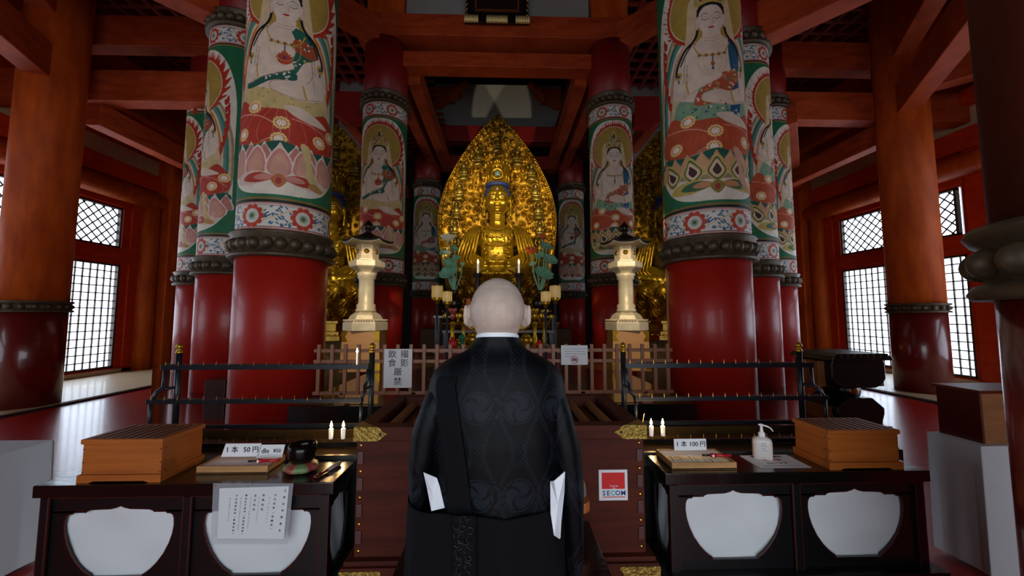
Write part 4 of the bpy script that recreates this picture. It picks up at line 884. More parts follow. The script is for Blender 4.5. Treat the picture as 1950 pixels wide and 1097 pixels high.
# ------------------------------------------------------------------ candle racks
def rack(side):
    nm = 'left' if side < 0 else 'right'
    zU, zM = 1.318, 1.115
    if side < 0: xu = (at(310, 695, 2.57).x, at(703, 695, 2.57).x); xm = (at(282, 757, 2.49).x, at(690, 757, 2.49).x); xp = (at(340, 700, 2.64).x, at(708, 700, 2.64).x); xt = (at(300, 828, 2.39).x, -.715)
    else: xu = (at(1190, 690, 2.57).x, at(1548, 690, 2.57).x); xm = (at(1208, 747, 2.49).x, at(1575, 747, 2.49).x); xp = (at(1187, 700, 2.64).x, at(1523, 700, 2.64).x); xt = (.72, at(1640, 828, 2.39).x)
    t = thing('candle_rack', 'black iron tiered candle rack with spikes, %s of the priest' % nm, 'candle rack', ((xu[0]+xu[1])/2, 2.5, .87), 'tiered candle racks')
    obj('upper_rail', MB().box((xu[0], 2.555, zU-.018), (xu[1], 2.60, zU+.016)), RAIL, t, .002)
    obj('middle_rail', MB().box((xm[0], 2.475, zM-.016), (xm[1], 2.515, zM+.012)), RAIL, t, .002)
    obj('lower_bar', MB().box((xm[0]+.03, 2.60, .91), (xm[1], 2.63, .935)), RAIL, t, .002)
    for x in xp:
        p = obj('post', MB().lathe([(.0185, .0), (.0185, .58)], (x, 2.64, .82), 20), RAIL, t)
        obj('gilt_finial', MB().lathe([(.02, 0), (.023, .006), (.018, .014), (.016, .02), (.012, .028), (.021, .036), (.023, .046), (.016, .058), (.004, .068)], (x, 2.64, 1.40), 20), GOLD, p)
        out = -1 if (x < (xu[0]+xu[1])/2) else 1; xe = xu[0] if out < 0 else xu[1]; xf = xm[0] if out < 0 else xm[1]
        br = MB()
        xi = xe-out*.01
        br.tube([(xi, 2.58, zU-.01), (xi, 2.575, zU-.09), (xi-out*.012, 2.56, zU-.13), (xi, 2.53, zM+.05), (xf-out*.01, 2.50, zM)], [.011, .011, .013, .012, .01], 8)
        br.tube([(xf-out*.01, 2.50, zM), (xf-out*.01, 2.50, .90)], .011, 8)
        br.tube([(xi, 2.57, zM+.06), (x, 2.64, zM+.06)], .01, 8)
        obj('bracket', br, RAIL, t)
    sp = MB()
    for (x0, x1), y, z, yb in ((xu, 2.56, zU+.01, 1), (xm, 2.48, zM+.006, 1)):
        x = x0+.03 if 1 else x0
        while x < x1-.02:
            q = obj('spike', MB().tube([(x, y, z-.015), (x, y-.004, z+.005), (x, y-.002, z+.028)], [.0028, .0028, .0008], 6), PIN, t); x += .0805
    # tray
    y0, y1 = 2.16, 2.60
    tr = thing('drip_tray', 'long bronze drip tray under the spiked rack, %s of the offering box' % nm, 'tray', ((xt[0]+xt[1])/2, 2.4, .84), 'drip trays')
    s = MB(); s.box((xt[0], y0, .84), (xt[1], y1, .855)); s.box((xt[0], y0, .84), (xt[0]+.015, y1, .9)); s.box((xt[1]-.015, y0, .84), (xt[1], y1, .9)); s.box((xt[0], y1-.015, .84), (xt[1], y1, .905)); s.box((xt[0], 2.44, .855), (xt[1], 2.50, .875))
    obj('tray_pan', s, STEEL, tr, .002)
    obj('front_lip', MB().box((xt[0], y0-.02, .82), (xt[1], y0, .895)), mat('lip_metal', '3a3c38', .35, .5), tr, .002)
    obj('spike_bar', MB().box((xt[0]+.015, 2.375, .862), (xt[1]-.015, 2.40, .888)), BLACK, tr)
    x = xt[0]+.05 if side < 0 else xt[1]-.05
    while (x < xt[1]-.02 if side < 0 else x > xt[0]+.02):
        obj('spike', MB().tube([(x, 2.385, .87), (x, 2.383, .90), (x+.001, 2.383, .917)], [.0028, .0026, .0008], 6), PIN, tr); x += .0805*(-side)
    # cabinet carrying rack
    cb = MB().box((xt[0], 2.18, 0), (xt[1], 2.68, .819))
    tag(obj('rack_stand', cb, BLACK, bevel=.004), 'black cabinet carrying the candle rack, %s of the offering box' % nm, 'cabinet', 'cabinets under the racks')
rack(-1); rack(1)
for i, (px, side) in enumerate(((631, 'left'), (654, 'left'), (1240, 'right'), (1262, 'right'))):
    p = at(px, 817, 2.385)
    candle(p.x, 2.383, .908, .062, .0135, 'short lit candle by the %s end of the offering box, %s of its pair' % (side, 'left one' if i % 2 == 0 else 'right one'), 'candles burning on the drip trays')
p = at(680, 690, 2.56); candle(p.x, 2.556, 1.33, .075, .006, 'thin lit candle alone on the upper rack rail', None, True, .8)
p = at(1222, 798, 2.36); tag(obj('match_holder', MB().tube([(p.x-.02, 2.36, .856), p+Vector((.014, 0, .03))], .002, 6).ell(p+Vector((.015, 0, .033)), .004), PIN), 'thin leaning brass pin beside the right pair of candles', 'pin')
# ------------------------------------------------------------------ offering box
t = thing('offering_box', 'large dark wooden offering box with brass corners in front of the altar', 'offering box', (0, 2.1, 0))
x0, x1 = -.667, .672; yf, yb = 1.78, 2.50
OB = MB(); OB.box((x0+.01, yf+.012, .575), (x1-.01, yb-.01, 1.085)); obj('box_body', OB, OFFER, t, .002)
rm = MB(); W_ = .075; rm.box((x0, yf, 1.083), (x1, yf+W_, 1.145)); rm.box((x0, yb-W_, 1.083), (x1, yb, 1.145)); rm.box((x0, yf+W_, 1.083), (x0+W_, yb-W_, 1.145)); rm.box((x1-W_, yf+W_, 1.083), (x1, yb-W_, 1.145)); obj('rim', rm, OFFER, t, .003)
for k in range(11):
    x = x0+W_+.05+k*(x1-x0-2*W_-.1)/10; m_ = MB(); m_.add([(x-.028, yf+W_, 1.10), (x+.028, yf+W_, 1.10), (x, yf+W_, 1.132), (x-.028, yb-W_, 1.10), (x+.028, yb-W_, 1.10), (x, yb-W_, 1.132)], [(0, 1, 2), (5, 4, 3), (0, 3, 4, 1), (1, 4, 5, 2), (2, 5, 3, 0)]); obj('slat', m_, mat('slat_wood', '7a4c28', .45, var=.2, vscale=(4, 2, 4)), t)
for s, xx in ((1, x0), (-1, x1)):
    pl = [(0, 0), (.11, 0), (.125, .012), (.133, .02), (.15, .031), (.133, .042), (.125, .05), (.11, .062), (0, .062)]
    o_ = obj('brass_corner', MB().prism([(u*s, v) for u, v in pl], lambda u, v, w_: (xx-s*.002+u, yf-.004+w_, 1.084+v), .004), BRASS, t); obj('heart_hole', MB().ell((xx+s*.118, yf-.0042, 1.115), (.006, .0008, .007), n=10, m=6), INK, o_)
    obj('brass_corner', MB().prism([(0, 0), (.10, 0), (0, .10)], lambda u, v, w_: (xx-s*.001+s*u, yf+v, 1.1452+w_), .0015), BRASS, t)
for s in (-1, 1):
    xx = x0+.03 if s < 0 else x1-.03
    for k in range(4):
        z = 1.065-.115*k; obj('stud', MB().ell((xx, yf+.012, z-.003), (.0085, .006, .0085), n=12, m=8), GOLDP, t)
        if k < 4: obj('joint_block', MB().box((xx-.014, yf+.004, z-.085), (xx+.012, yf+.014, z-.03)), mat('joint_wood', '4a2a26', .4), t, .002)
    obj('stud', MB().ell((xx, yf+.012, .602), (.0085, .006, .0085), n=12, m=8), GOLDP, t)
o_ = obj('box_base', MB().box((-.70, 1.745, 0), (.705, 2.55, .555)).box((-.69, 1.76, .555), (.695, 2.53, .575)), OFFER, t, .003)
for s, xx in ((1, -.70), (-1, .705)):
    pl = [(0, 0), (.13, 0), (.15, .02), (.138, .045), (.155, .06), (.17, .09), (.165, .112), (.18, .128), (.18, .14), (0, .14)] ; obj('brass_base_corner', MB().prism([(u*s, v) for u, v in pl], lambda u, v, w_: (xx-s*.002+u, 1.741+w_, .405+v), .004), BRASS, t)
# security plate
a = at(1140, 895, 1.788); b = at(1196, 953, 1.788)
t = thing('security_plate', 'white and red security company plate screwed to the offering box', 'sign', a)
obj('plate', MB().box((a.x, 1.788, b.z), (b.x, 1.7915, a.z)), PAPER, t, .002)
w = b.x-a.x; h = a.z-b.z
obj('red_field', MB().box((a.x+w*.1, 1.787, a.z-h*.62), (b.x-w*.1, 1.7882, a.z-h*.09)), mat('sign_red', 'c81414', .45), t)
obj('red_underline', MB().box((a.x+w*.13, 1.787, a.z-h*.895), (b.x-w*.1, 1.7882, a.z-h*.87)), mat('sign_red', 'c81414', .45), t)
text('Security\nby', h*.085, (a.x+w*.52, 1.7865, a.z-h*.555), FRONT, PAPER, t, lines=.8)
SB = mat('sign_blue', '12407e', .5); ST = mat('sign_teal', '2aa894', .5)
for k, ch in enumerate('SECOM'):
    text(ch, h*.22, (a.x+w*(.17, .315, .475, .65, .84)[k], 1.787, a.z-h*.76), FRONT, ST if k == 2 else SB, t, bold=.0006)
g = MB()
for fx in (.05, .95):
    for fz in (.05, .95): g.ell((a.x+w*fx, 1.788, a.z-h*fz), .0012, n=8, m=6)
obj('screws', g, INK, t)
# small black table and wooden stand with bell
t = thing('prayer_table', 'low black table between the priest and the offering box', 'table', (0, 1.5, 0))
obj('table_top', MB().box((-.375, 1.35, .725), (.383, 1.715, .757)), BLACKT, t, .003)
for x in (-.35, .36):
    for y in (1.38, 1.69): obj('leg', MB().box((x-.018, y-.018, 0), (x+.018, y+.018, .725)), BLACK, t)
obj('worn_edge', MB().box((-.375, 1.3485, .7535), (.383, 1.3505, .7575)), mat('worn_edge', '6a6460', .6), t)
t = thing('bell_stand', 'orange wooden stand with grey cushion and gold ring beside the priest\'s right sleeve', 'stand', (.22, 1.62, .757))
xa = at(1123, 960, 1.6).x; za = at(1123, 974, 1.6).z; zc = at(1123, 955, 1.6).z
obj('tray', MB().prism([(xa-.2, 0), (xa-.02, 0), (xa, .02), (xa, .1), (xa-.02, .12), (xa-.2, .12)], lambda u, v, w_: (u, 1.58+v, za+w_), zc-za), mat('orange_wood', 'b0622e', .45, var=.2, vscale=(5, 5, 20)), t, .003)
obj('foot', MB().box((xa-.17, 1.6, .757), (xa-.04, 1.68, za)), mat('orange_wood', 'b0622e'), t)
obj('cushion', MB().lathe([(.05, 0), (.075, .02), (.07, .06), (.045, .1), (.02, .13)], (xa-.08, 1.64, zc), 24), mat('grey_silk', '8f8480', .7, var=.2, vscale=(20, 20, 20)), t)
obj('gold_ring', MB().tube([(xa-.10+.085*cos(radians(k*8)), 1.61, zc+.01+.15*sin(radians(k*8))) for k in range(23)], .004, 8), GOLD, t)
# ------------------------------------------------------------------ side tables with cusped openings
def cusp(cx, w, ztop, h, n=0):
    """cusped opening outline, w width, h height"""
    pts = [(0, 1.0), (.035, .975), (.09, .955), (.2, .95), (.27, .945), (.30, .925), (.315, .905), (.33, .915), (.36, .93), (.395, .928), (.42, .905), (.435, .885), (.455, .89), (.48, .87), (.495, .82), (.5, .72), (.49, .6), (.465, .47), (.42, .32), (.36, .19), (.31, .11), (.27, .06), (.24, .035), (.235, 0)]
    r = [(cx+u*w, ztop-h+v*h) for u, v in pts]; l = [(cx-u*w, ztop-h+v*h) for u, v in pts[1:]][::-1]
    return l+r      # starts lower-left, over the top, to lower-right
def side_table(x0, x1, yf, yb, zt, nm, ops):
    t = thing('lacquer_table', 'black lacquered table with white-backed cusped openings, %s of the offering box' % nm, 'table', ((x0+x1)/2, (yf+yb)/2, 0), 'lacquered side tables')
    obj('table_top', MB().box((x0, yf, zt-.055), (x1, yb, zt)), BLACKT, t, .004)
    zb = .42; f0 = yf+.03
    # front panel: built from strips round each opening
    fr = MB(); zp = zt-.055
    edges = [x0+.045]+[(ops[0][1]+ops[1][0])/2, ][:1]+[x1-.045]
    hl = REDLINE
    for k, (a_, b_) in enumerate(ops):
        L_, R_ = edges[k]+(.02 if k else .02), edges[k+1]-.02
        cx = (a_+b_)/2; w = b_-a_; zto = ops_z[0]; hh = ops_z[1]; cu = cusp(cx, w, zto, hh)
        # top strip + left/right columns as n-gons around curve
        top = [p for p in cu]
        mid = len(cu)//2
        lft = cu[:mid+1]; rgt = cu[mid:]
        for part_, xe in ((lft, L_), (rgt, R_)):
            for i in range(len(part_)-1):
                (xa_, za_), (xb_, zb_) = part_[i], part_[i+1]
                q = [(xe, za_), (xa_, za_), (xb_, zb_), (xe, zb_)]
                if abs(za_-zb_) > 1e-6: fr.prism(q, lambda u, v, w_: (u, f0+w_, v), .012)
        fr.box((L_, f0, zto), (R_, f0+.012, zp)); fr.box((L_, f0, zb), (R_, f0+.012, zto-hh))
        rim = MB().tube([(u, f0+.002, v) for u, v in cu], .0028, 6); obj('opening_rim', rim, hl, t)
        obj('cloth_backing', MB().grid(lambda u, v: (a_-.03+(w+.06)*u, f0+.022+.004*sin(u*9+v*7)+.003*sin(u*4-v*11), zto-hh-.03+(hh+.06)*v), 24, 20), CLOTH, t)
    obj('front_panel', fr, BLACK, t)
    ps = MB()
    for x in (x0+.045, edges[1], x1-.045): obj('post', MB().box((x-.018, yf+.012, 0), (x+.018, yf+.05, zp)), BLACK, t, .002); ps.box((x+.018, yf+.014, zb), (x+.021, yf+.02, zp)); ps.box((x-.021, yf+.014, zb), (x-.018, yf+.02, zp))
    ps.box((x0+.03, yf+.012, zp-.006), (x1-.03, yf+.02, zp-.003)); obj('red_beading', ps, hl, t)
    obj('base_rail', MB().box((x0-.03, yf-.03, zb-.055), (x1+.03, yb, zb)), BLACK, t, .004); obj('base_box', MB().box((x0+.02, yf+.05, 0), (x1-.02, yb-.02, zb-.055)), BLACK, t)
    # ends
    inner = x1 if x0 < 0 else x0; sg = 1 if x0 < 0 else -1; X_ = inner-sg*.03
    cu = cusp(0, (yb-yf)*.72, ops_z[0], ops_z[1]); e = MB(); cy = (yf+yb)/2; mid = len(cu)//2
    for part_, ye in ((cu[:mid+1], yf+.05-cy), (cu[mid:], yb-.03-cy)):
        for i in range(len(part_)-1):
            (xa_, za_), (xb_, zb_) = part_[i], part_[i+1]
            if abs(za_-zb_) > 1e-6: e.prism([(ye, za_), (xa_, za_), (xb_, zb_), (ye, zb_)], lambda u, v, w_: (X_-sg*w_, cy+u, v), .012)
    e.box((X_-sg*.012, yf+.04, ops_z[0]), (X_, yb-.02, zp)); e.box((X_-sg*.012, yf+.04, zb), (X_, yb-.02, ops_z[0]-ops_z[1])); obj('end_panel', e, BLACK, t)
    obj('cloth_backing', MB().grid(lambda u, v: (X_-sg*(.024+.004*sin(u*9+v*6)), yf+.05+(yb-yf-.08)*u, zb+.02+(zp-zb-.04)*v), 14, 16), CLOTH, t)
    outer = x0 if x0 < 0 else x1; obj('end_panel', MB().box((outer+sg*.03, yf+.04, zb), (outer+sg*.042, yb-.02, zp)), BLACK, t)
ops_z = (at(225, 963, 1.88).z, at(225, 963, 1.88).z-at(225, 1100, 1.88).z)
side_table(-2.14, -.782, 1.85, 2.14, .875, 'left', [(at(120, 1020, 1.88).x, at(330, 1020, 1.88).x), (at(386, 1020, 1.88).x, at(592, 1020, 1.88).x)])
ops_z = (at(1398, 933, 1.91).z, at(1398, 933, 1.91).z-at(1398, 1065, 1.91).z)
side_table(.80, 2.13, 1.88, 2.14, .885, 'right', [(at(1306, 1000, 1.91).x, at(1491, 1000, 1.91).x), (at(1540, 1000, 1.91).x, at(1723, 1000, 1.91).x)])
ZL, ZR = .875, .885
# handwritten prayer sheet in laminate, hanging on the left table
a = at(405, 921, 1.835); b = at(558, 921, 1.835); c_ = at(400, 1037, 1.835); d_ = at(546, 1037, 1.835)
t = thing('prayer_sheet', 'laminated sheet of handwritten prayers pinned to the left black table', 'sheet', a)
def q4(A, B_, C_, D_, y, th): return MB().add([(A.x, y, A.z), (B_.x, y, B_.z), (D_.x, y, D_.z), (C_.x, y, C_.z), (A.x, y+th, A.z), (B_.x, y+th, B_.z), (D_.x, y+th, D_.z), (C_.x, y+th, C_.z)], [(0, 1, 2, 3), (7, 6, 5, 4), (0, 4, 5, 1), (1, 5, 6, 2), (2, 6, 7, 3), (3, 7, 4, 0)])
obj('laminate', q4(a, b, c_, d_, 1.838, .002), LAMI, t)
a = at(416, 931, 1.83); b = at(549, 927, 1.83); c_ = at(412, 1027, 1.83); d_ = at(539, 1028, 1.83)
obj('paper', q4(a, b, c_, d_, 1.836, .0015), mat('pale_sheet', 'c6ccd0', .7), t)
def sheetpt(u, v): return (a.lerp(b, u)).lerp(c_.lerp(d_, u), v)
colsT = [(.955, .05, .93, '五智如来御真言', .0115), (.82, .14, .88, '大日如来(金剛界)', .0115), (.65, .14, .5, '阿閦如来', .0115), (.53, .14, .5, '宝生如来', .0115), (.40, .14, .96, '観自在王如来(阿弥陀如来)', .0098), (.26, .14, .96, '不空成就如来(釈迦如来)', .0098)]
for u, v0, v1, s_, sz in colsT:
    for i, ch in enumerate(s_):
        if ch in '()': ch = {'(': '︵', ')': '︶'}[ch]
        p = sheetpt(u-.035*(v0+(v1-v0)*i/len(s_)), v0+(v1-v0)*(i+.3)/len(s_)); text(ch, sz, (p.x, 1.8353, p.z), FRONT, INK, t)
for u, v0, v1, s_ in ((.74, .2, .72, 'オンアビラウンケン'), (.59, .2, .7, 'オンアキシュビヤウン'), (.47, .2, .82, 'オンアラタンノウサンバンバタラク'), (.33, .2, .85, 'オンロケイジンバラアランジャキリク'), (.17, .2, .68, 'オンアボキャシッデイアク')):
    for i, ch in enumerate(s_):
        p = sheetpt(u-.035*(v0+(v1-v0)*i/len(s_)), v0+(v1-v0)*(i+.3)/len(s_)); text(ch, .0062, (p.x, 1.8353, p.z), FRONT, INK, t, name='small_lettering')
g = MB()
for px, py in ((409, 925), (480, 922), (553, 922)): p = at(px, py, 1.835); g.ell((p.x, 1.8365, p.z), (.003, .002, .003), n=10, m=6)
obj('pins', g, PIN, t)
# wooden collection boxes
def coin_box(x0, x1, y0, y1, z, h, lab):
    t = thing('collection_box', lab, 'box', ((x0+x1)/2, (y0+y1)/2, z), 'honey wood collection boxes')
    bd = MB(); bd.box((x0+.01, y0+.008, z+.035), (x1-.01, y1-.008, z+h-.03))
    obj('box_body', bd, BOXW, t, .002)
    rm = MB(); w = .018; zt = z+h; rm.box((x0+.004, y0, zt-.03), (x1-.004, y0+w, zt-.008)); rm.box((x0+.004, y1-w, zt-.03), (x1-.004, y1, zt-.008)); rm.box((x0+.004, y0+w, zt-.03), (x0+w, y1-w, zt-.008)); rm.box((x1-w, y0+w, zt-.03), (x1-.004, y1-w, zt-.008)); obj('rim', rm, BOXW, t, .0015)
    n = 9
    for k in range(n): xx = x0+w+.012+k*(x1-x0-2*w-.024)/(n-1); obj('slat', MB().box((xx-.011, y0+w*.6, zt-.018), (xx+.011, y1-w*.6, zt-.006)), BOXD, t, .001)
    # plinth with cut foot
    L_ = x1-x0; pl = [(0, 0), (L_*.14, 0), (L_*.2, .008), (L_*.8, .008), (L_*.86, 0), (L_, 0), (L_, .036), (0, .036)]
    fm = MB(); fm.prism(pl, lambda u, v, w_: (x0+u, y0-.003+w_, z+v), .018); fm.prism(pl, lambda u, v, w_: (x0+u, y1-.015+w_, z+v), .018)
    fm.box((x0, y0+.015, z), (x0+.014, y1-.015, z+.036)); fm.box((x1-.014, y0+.015, z), (x1, y1-.015, z+.036)); obj('plinth', fm, BOXW, t, .0015)
    nl = MB()
    for xx in (x0+.014, x1-.014):
        for zz in (z+.045, z+.09, z+.15): nl.ell((xx, y0+.0075, zz), (.0035, .002, .0035), n=8, m=6)
    xs = x1-.01 if x0 < 0 else x0+.01
    for zz in (z+.045, z+.09, z+.15): nl.ell((xs, y0+.03, zz), (.002, .0035, .0035), n=8, m=6)
    obj('nail_heads', nl, mat('nail_iron', '3a2a20', .5, .6), t); g = MB()
    obj('joint_line', MB().box((x0+.009, y0+.0074, z+.035), (x1-.009, y0+.0082, z+.0365)), BOXD, t)
pa = at(148, 916, 1.88); pb = at(308, 914, 1.88); coin_box(pa.x, pb.x, 1.875, 2.135, ZL, .205, 'honey-coloured slatted wooden box on the left black table')
pa = at(1578, 893, 1.905); pb = at(1719, 893, 1.905); coin_box(pa.x, pb.x, 1.90, 2.135, ZR, .20, 'honey-coloured slatted wooden box on the right black table')
# candle trays with price cards
def tray(x0, x1, y0, y1, z, h, lab, grp='wooden candle trays'):
    t = thing('candle_tray', lab, 'tray', ((x0+x1)/2, (y0+y1)/2, z), grp); w = .008
    obj('tray_base', MB().box((x0, y0, z), (x1, y1, z+.006)), TRAYW, t)
    obj('tray_sides', MB().box((x0, y0, z), (x1, y0+w, z+h)).box((x0, y1-w, z), (x1, y1, z+h)).box((x0, y0+w, z), (x0+w, y1-w, z+h)).box((x1-w, y0+w, z), (x1, y1-w, z+h)), TRAYW, t, .001)
    return t
xa, xb = at(372, 900, 1.96).x, at(508, 900, 1.96).x
tray(xa, xb, 1.965, 2.12, ZL, .036, 'pale wooden tray with the two 50 yen cards on the left table')
tag(obj('cover_sheet', MB().box((xa+.01, 1.975, ZL+.026), (xb-.01, 2.11, ZL+.030)), mat('pinkish_paper', 'd8c4b8', .7)), 'pinkish paper lying in the left candle tray', 'paper')
def card(pxs, Y, s1, lab, tilt=0, w=None, h=None, yaw=0):
    (px0, py0), (px1, py1) = pxs; A = at(px0, py0, Y); B_ = at(px1, py1, Y); t = thing('price_card', lab, 'card', (A.x, Y, B_.z), 'white price cards')
    obj('card_sheet', MB().add([(A.x, Y, A.z), (B_.x, Y, A.z), (B_.x-tilt, Y-.004, B_.z), (A.x-tilt, Y-.004, B_.z), (A.x, Y+.0015, A.z), (B_.x, Y+.0015, A.z), (B_.x-tilt, Y-.0025, B_.z), (A.x-tilt, Y-.0025, B_.z)], [(0, 1, 2, 3), (7, 6, 5, 4), (0, 4, 5, 1), (1, 5, 6, 2), (2, 6, 7, 3), (3, 7, 4, 0)]), PAPER, t)
    cz = (A.z+B_.z)/2
    for s_, f, sz in s1: text(s_, sz, (A.x-tilt*.5+(B_.x-A.x)*f, Y-.005, cz+.002), FRONT, INK, t)
    return t
card(((430, 845), (497, 869)), 2.075, [('1', .12, .036), ('本', .32, .036), ('50', .66, .036), ('円', .9, .034)], 'white card reading 50 yen in Japanese beside the black bowl', .018)
card(((494, 847), (542, 871)), 2.083, [('dle', .3, .034), ('¥50', .76, .026)], 'white card reading 50 yen in English beside the black bowl', .012)
def lighter(p, lab, rot=0):
    t = thing('red_lighter', lab, 'lighter', p, 'red long lighters'); M = Matrix.Translation(p) @ Matrix.Rotation(rot, 4, 'Z')
    g = MB(); g.tube([M @ Vector((.0, 0, .008)), M @ Vector((.09, 0, .008))], [.008, .007], 8); g.ell(M @ Vector((-.005, 0, .008)), (.018, .012, .011)); obj('handle', g, REDPL, t)
    obj('nozzle', MB().tube([M @ Vector((-.02, 0, .008)), M @ Vector((-.06, 0, .008))], .005, 8), BLKPL, t); obj('trigger', MB().ell(M @ Vector((-.008, -.012, .009)), (.006, .003, .008), n=10, m=6), WPL, t)
p = at(492, 874, 2.0); lighter(Vector((p.x, 2.02, ZL+.032)), 'red lighter with black nozzle lying in the left candle tray', .05)
# bowl, cushion, striker
p = at(573, 890, 1.98); bx, by = p.x, 1.985
t = thing('bowl_cushion', 'green and red brocade ring cushion under the black bowl', 'cushion', (bx, by, ZL))
cm = vcmat('brocade_patches', .5)
nu_, nv_ = 120, 40; th, ph = np.meshgrid(np.linspace(0, 2*pi, nu_, endpoint=False), np.linspace(-pi/2, pi/2, nv_))
bu = .004*np.cos(th*7); r_ = .082*np.cos(ph)**.7+bu*np.cos(ph); V = np.stack([bx+r_*np.cos(th), by+.9*r_*np.sin(th), ZL+.024+.024*np.sin(ph)], -1)
C = np.empty(V.shape); seg = ((th/(2*pi)*8).astype(int) % 2 == 0); C[:] = lin('8e3a3c'); C[seg] = lin('5a7a50'); C[(np.sin(th*34)*np.cos(ph*17) > .75)] = lin('c8a850')
painted('cushion_body', V, nu_, nv_, C, cm, t, True)
t = thing('singing_bowl', 'black lacquer singing bowl sitting on the brocade cushion', 'bowl', (bx, by, ZL+.048))
obj('bowl_shell', MB().lathe([(.03, 0), (.052, .006), (.062, .03), (.064, .06), (.064, .088), (.059, .088), (.058, .06), (.05, .015), (.002, .01)], (bx+.002, by, ZL+.047), 40, caps=True), mat('bowl_black', '14110f', .18, .4), t)
p0 = at(606, 909, 1.93); p1 = at(647, 872, 2.05)
t = thing('bowl_striker', 'dark red wooden striker with pale wrapped end beside the cushion', 'striker', (p0.x, 1.90, ZL))
A = Vector((p0.x, 1.89, ZL+.009)); B_ = Vector((p1.x, 2.06, ZL+.012)); L = lambda q: A.lerp(B_, q)
obj('handle', MB().tube([L(0), L(.03), L(.07), L(.1), L(.2), L(.24), L(.28), L(.5)], [.005, .009, .008, .005, .006, .008, .006, .008], 14), mat('striker_red', '5a1418', .25, coat=.5), t); obj('wrapped_head', MB().tube([L(.48), L(.5), L(.97), L(1)], [.007, .0095, .011, .008], 14), mat('wrap_pale', 'b09a8c', .7, var=.3, vscale=(40, 40, 40)), t)
# right tray
xa, xb = at(1279, 886, 1.93).x, at(1402, 886, 1.93).x
tray(xa, xb, 1.925, 2.12, ZR, .034, 'pale wooden tray of candles with the 100 yen card on the right table')
tag(obj('cover_sheet', MB().box((xa+.01, 2.03, ZR+.012), (xb-.01, 2.11, ZR+.03)), PAPER), 'white paper folded at the back of the right candle tray', 'paper')
k0 = None
for k in range(28):
    x = xa+.016+k*(xb-xa-.032)/27
    if k0 is None: k0 = tag(obj('spare_candle', MB().tube([(0, -.05, 0), (0, .045, .0)], .0045, 10), mat('ivory_wax', 'e8dcc0', .5)), 'ivory candle lying in the right-hand tray', 'candle', 'spare candles in the right tray'); o = k0
    else: o = k0.copy(); COL.objects.link(o)
    o.location = (x, 1.985, ZR+.022+.004*random.random()); o.rotation_euler = (.08, 0, random.uniform(-.06, .06))
card(((1283, 836), (1345, 857)), 2.06, [('1', .1, .034), ('本', .3, .034), ('100', .6, .034), ('円', .88, .033)], 'white card reading 100 yen in the right candle tray')
p = at(1355, 861, 2.02); lighter(Vector((p.x, 2.0, ZR+.033)), 'red lighter lying over the candles in the right tray', -.05)
# sanitiser bottle
p = at(1443, 866, 2.10); x, y = p.x, 2.06
t = thing('pump_bottle', 'translucent hand sanitiser pump bottle on the right black table', 'bottle', (x, y, ZR))
rr4 = lambda a_, e: (abs(cos(a_))**e*(1 if cos(a_) > 0 else -1), abs(sin(a_))**e*(1 if sin(a_) > 0 else -1))
prf = [(.0, .9), (.004, 1), (.09, 1), (.105, .9), (.113, .6), (.117, .35)]
BY = radians(-25)
def bt(u, v):
    z, s = prf[int(round(v*5))]; cx_, sy_ = rr4(2*pi*u, .55); X_, Y_ = cx_*.046*s, sy_*.027*s
    return (x+X_*cos(BY)-Y_*sin(BY), y+X_*sin(BY)+Y_*cos(BY), ZR+z)
obj('bottle_body', MB().grid(bt, 40, 6, True, True).lathe([(.03, 0), (.001, .001)], (x, y, ZR), 12), PLAST, t)
g = MB().lathe([(.016, 0), (.016, .022), (.009, .026), (.007, .045), (.005, .06)], (x, y, ZR+.114), 20); g.ell((x-.003, y, ZR+.178), (.014, .009, .006)); g.tube([(x, y, ZR+.178), (x+.03, y-.008, ZR+.17), (x+.045, y-.012, ZR+.16), (x+.053, y-.014, ZR+.146)], [.005, .004, .0035, .003], 10)
obj('pump', g, WPL, t)
M = Matrix.Rotation(BY, 3, 'Z')
for k, (zz, ww) in enumerate(((.086, .03), (.074, .034), (.062, .03), (.050, .034), (.014, .02))):
    q = Vector((x, y, ZR+zz))+M @ Vector((.004, -.0275, 0)); g = MB().box((-ww/2, -.0006, -.004), (ww/2, .0004, .004), Matrix.Translation(q) @ M.to_4x4()); lo = obj('label_strip', g, PAPER, t)
    g = MB(); xx = -ww/2+.003
    while xx < ww/2-.003: g.box((xx, -.001, -.0022), (xx+.002, -.0006, .0022), Matrix.Translation(q) @ M.to_4x4()); xx += .004
    obj('tiny_print', g, INK, lo)
# flat notice on the right table
a = atz(1408, 868, ZR+.001); b = atz(1497, 866, ZR+.001); c_ = atz(1447, 891, ZR+.001); d_ = atz(1545, 890, ZR+.001)
t = thing('flat_notice', 'white printed notice with red line lying flat on the right table', 'notice', a)
def fp(u, v, dz=0): q = a.lerp(b, u).lerp(c_.lerp(d_, u), v); return Vector((q.x, q.y, ZR+.001+dz))
obj('sheet', MB().add([fp(0, 0), fp(1, 0), fp(1, 1), fp(0, 1), fp(0, 0, .001), fp(1, 0, .001), fp(1, 1, .001), fp(0, 1, .001)], [(0, 1, 2, 3), (7, 6, 5, 4), (0, 4, 5, 1), (1, 5, 6, 2), (2, 6, 7, 3), (3, 7, 4, 0)]), PAPER, t)
FLAT = Matrix.Identity(3)
hh_ = (a-c_).length
for s_, v, sz, m_ in (('東日本大震災', .16, .028, INK), ('復興祈願', .42, .026, REDINK), ('ローソク', .68, .028, INK)):
    q = fp(.5, v, .0012); text(s_, sz, q, FLAT, m_, t, bold=.0005)
g = MB()
for k in range(22): q = fp(.14+.034*k, .9, .0012); g.box((q.x, q.y-.003, q.z), (q.x+.004, q.y+.003, q.z+.0004))
obj('tiny_print', g, INK, t)
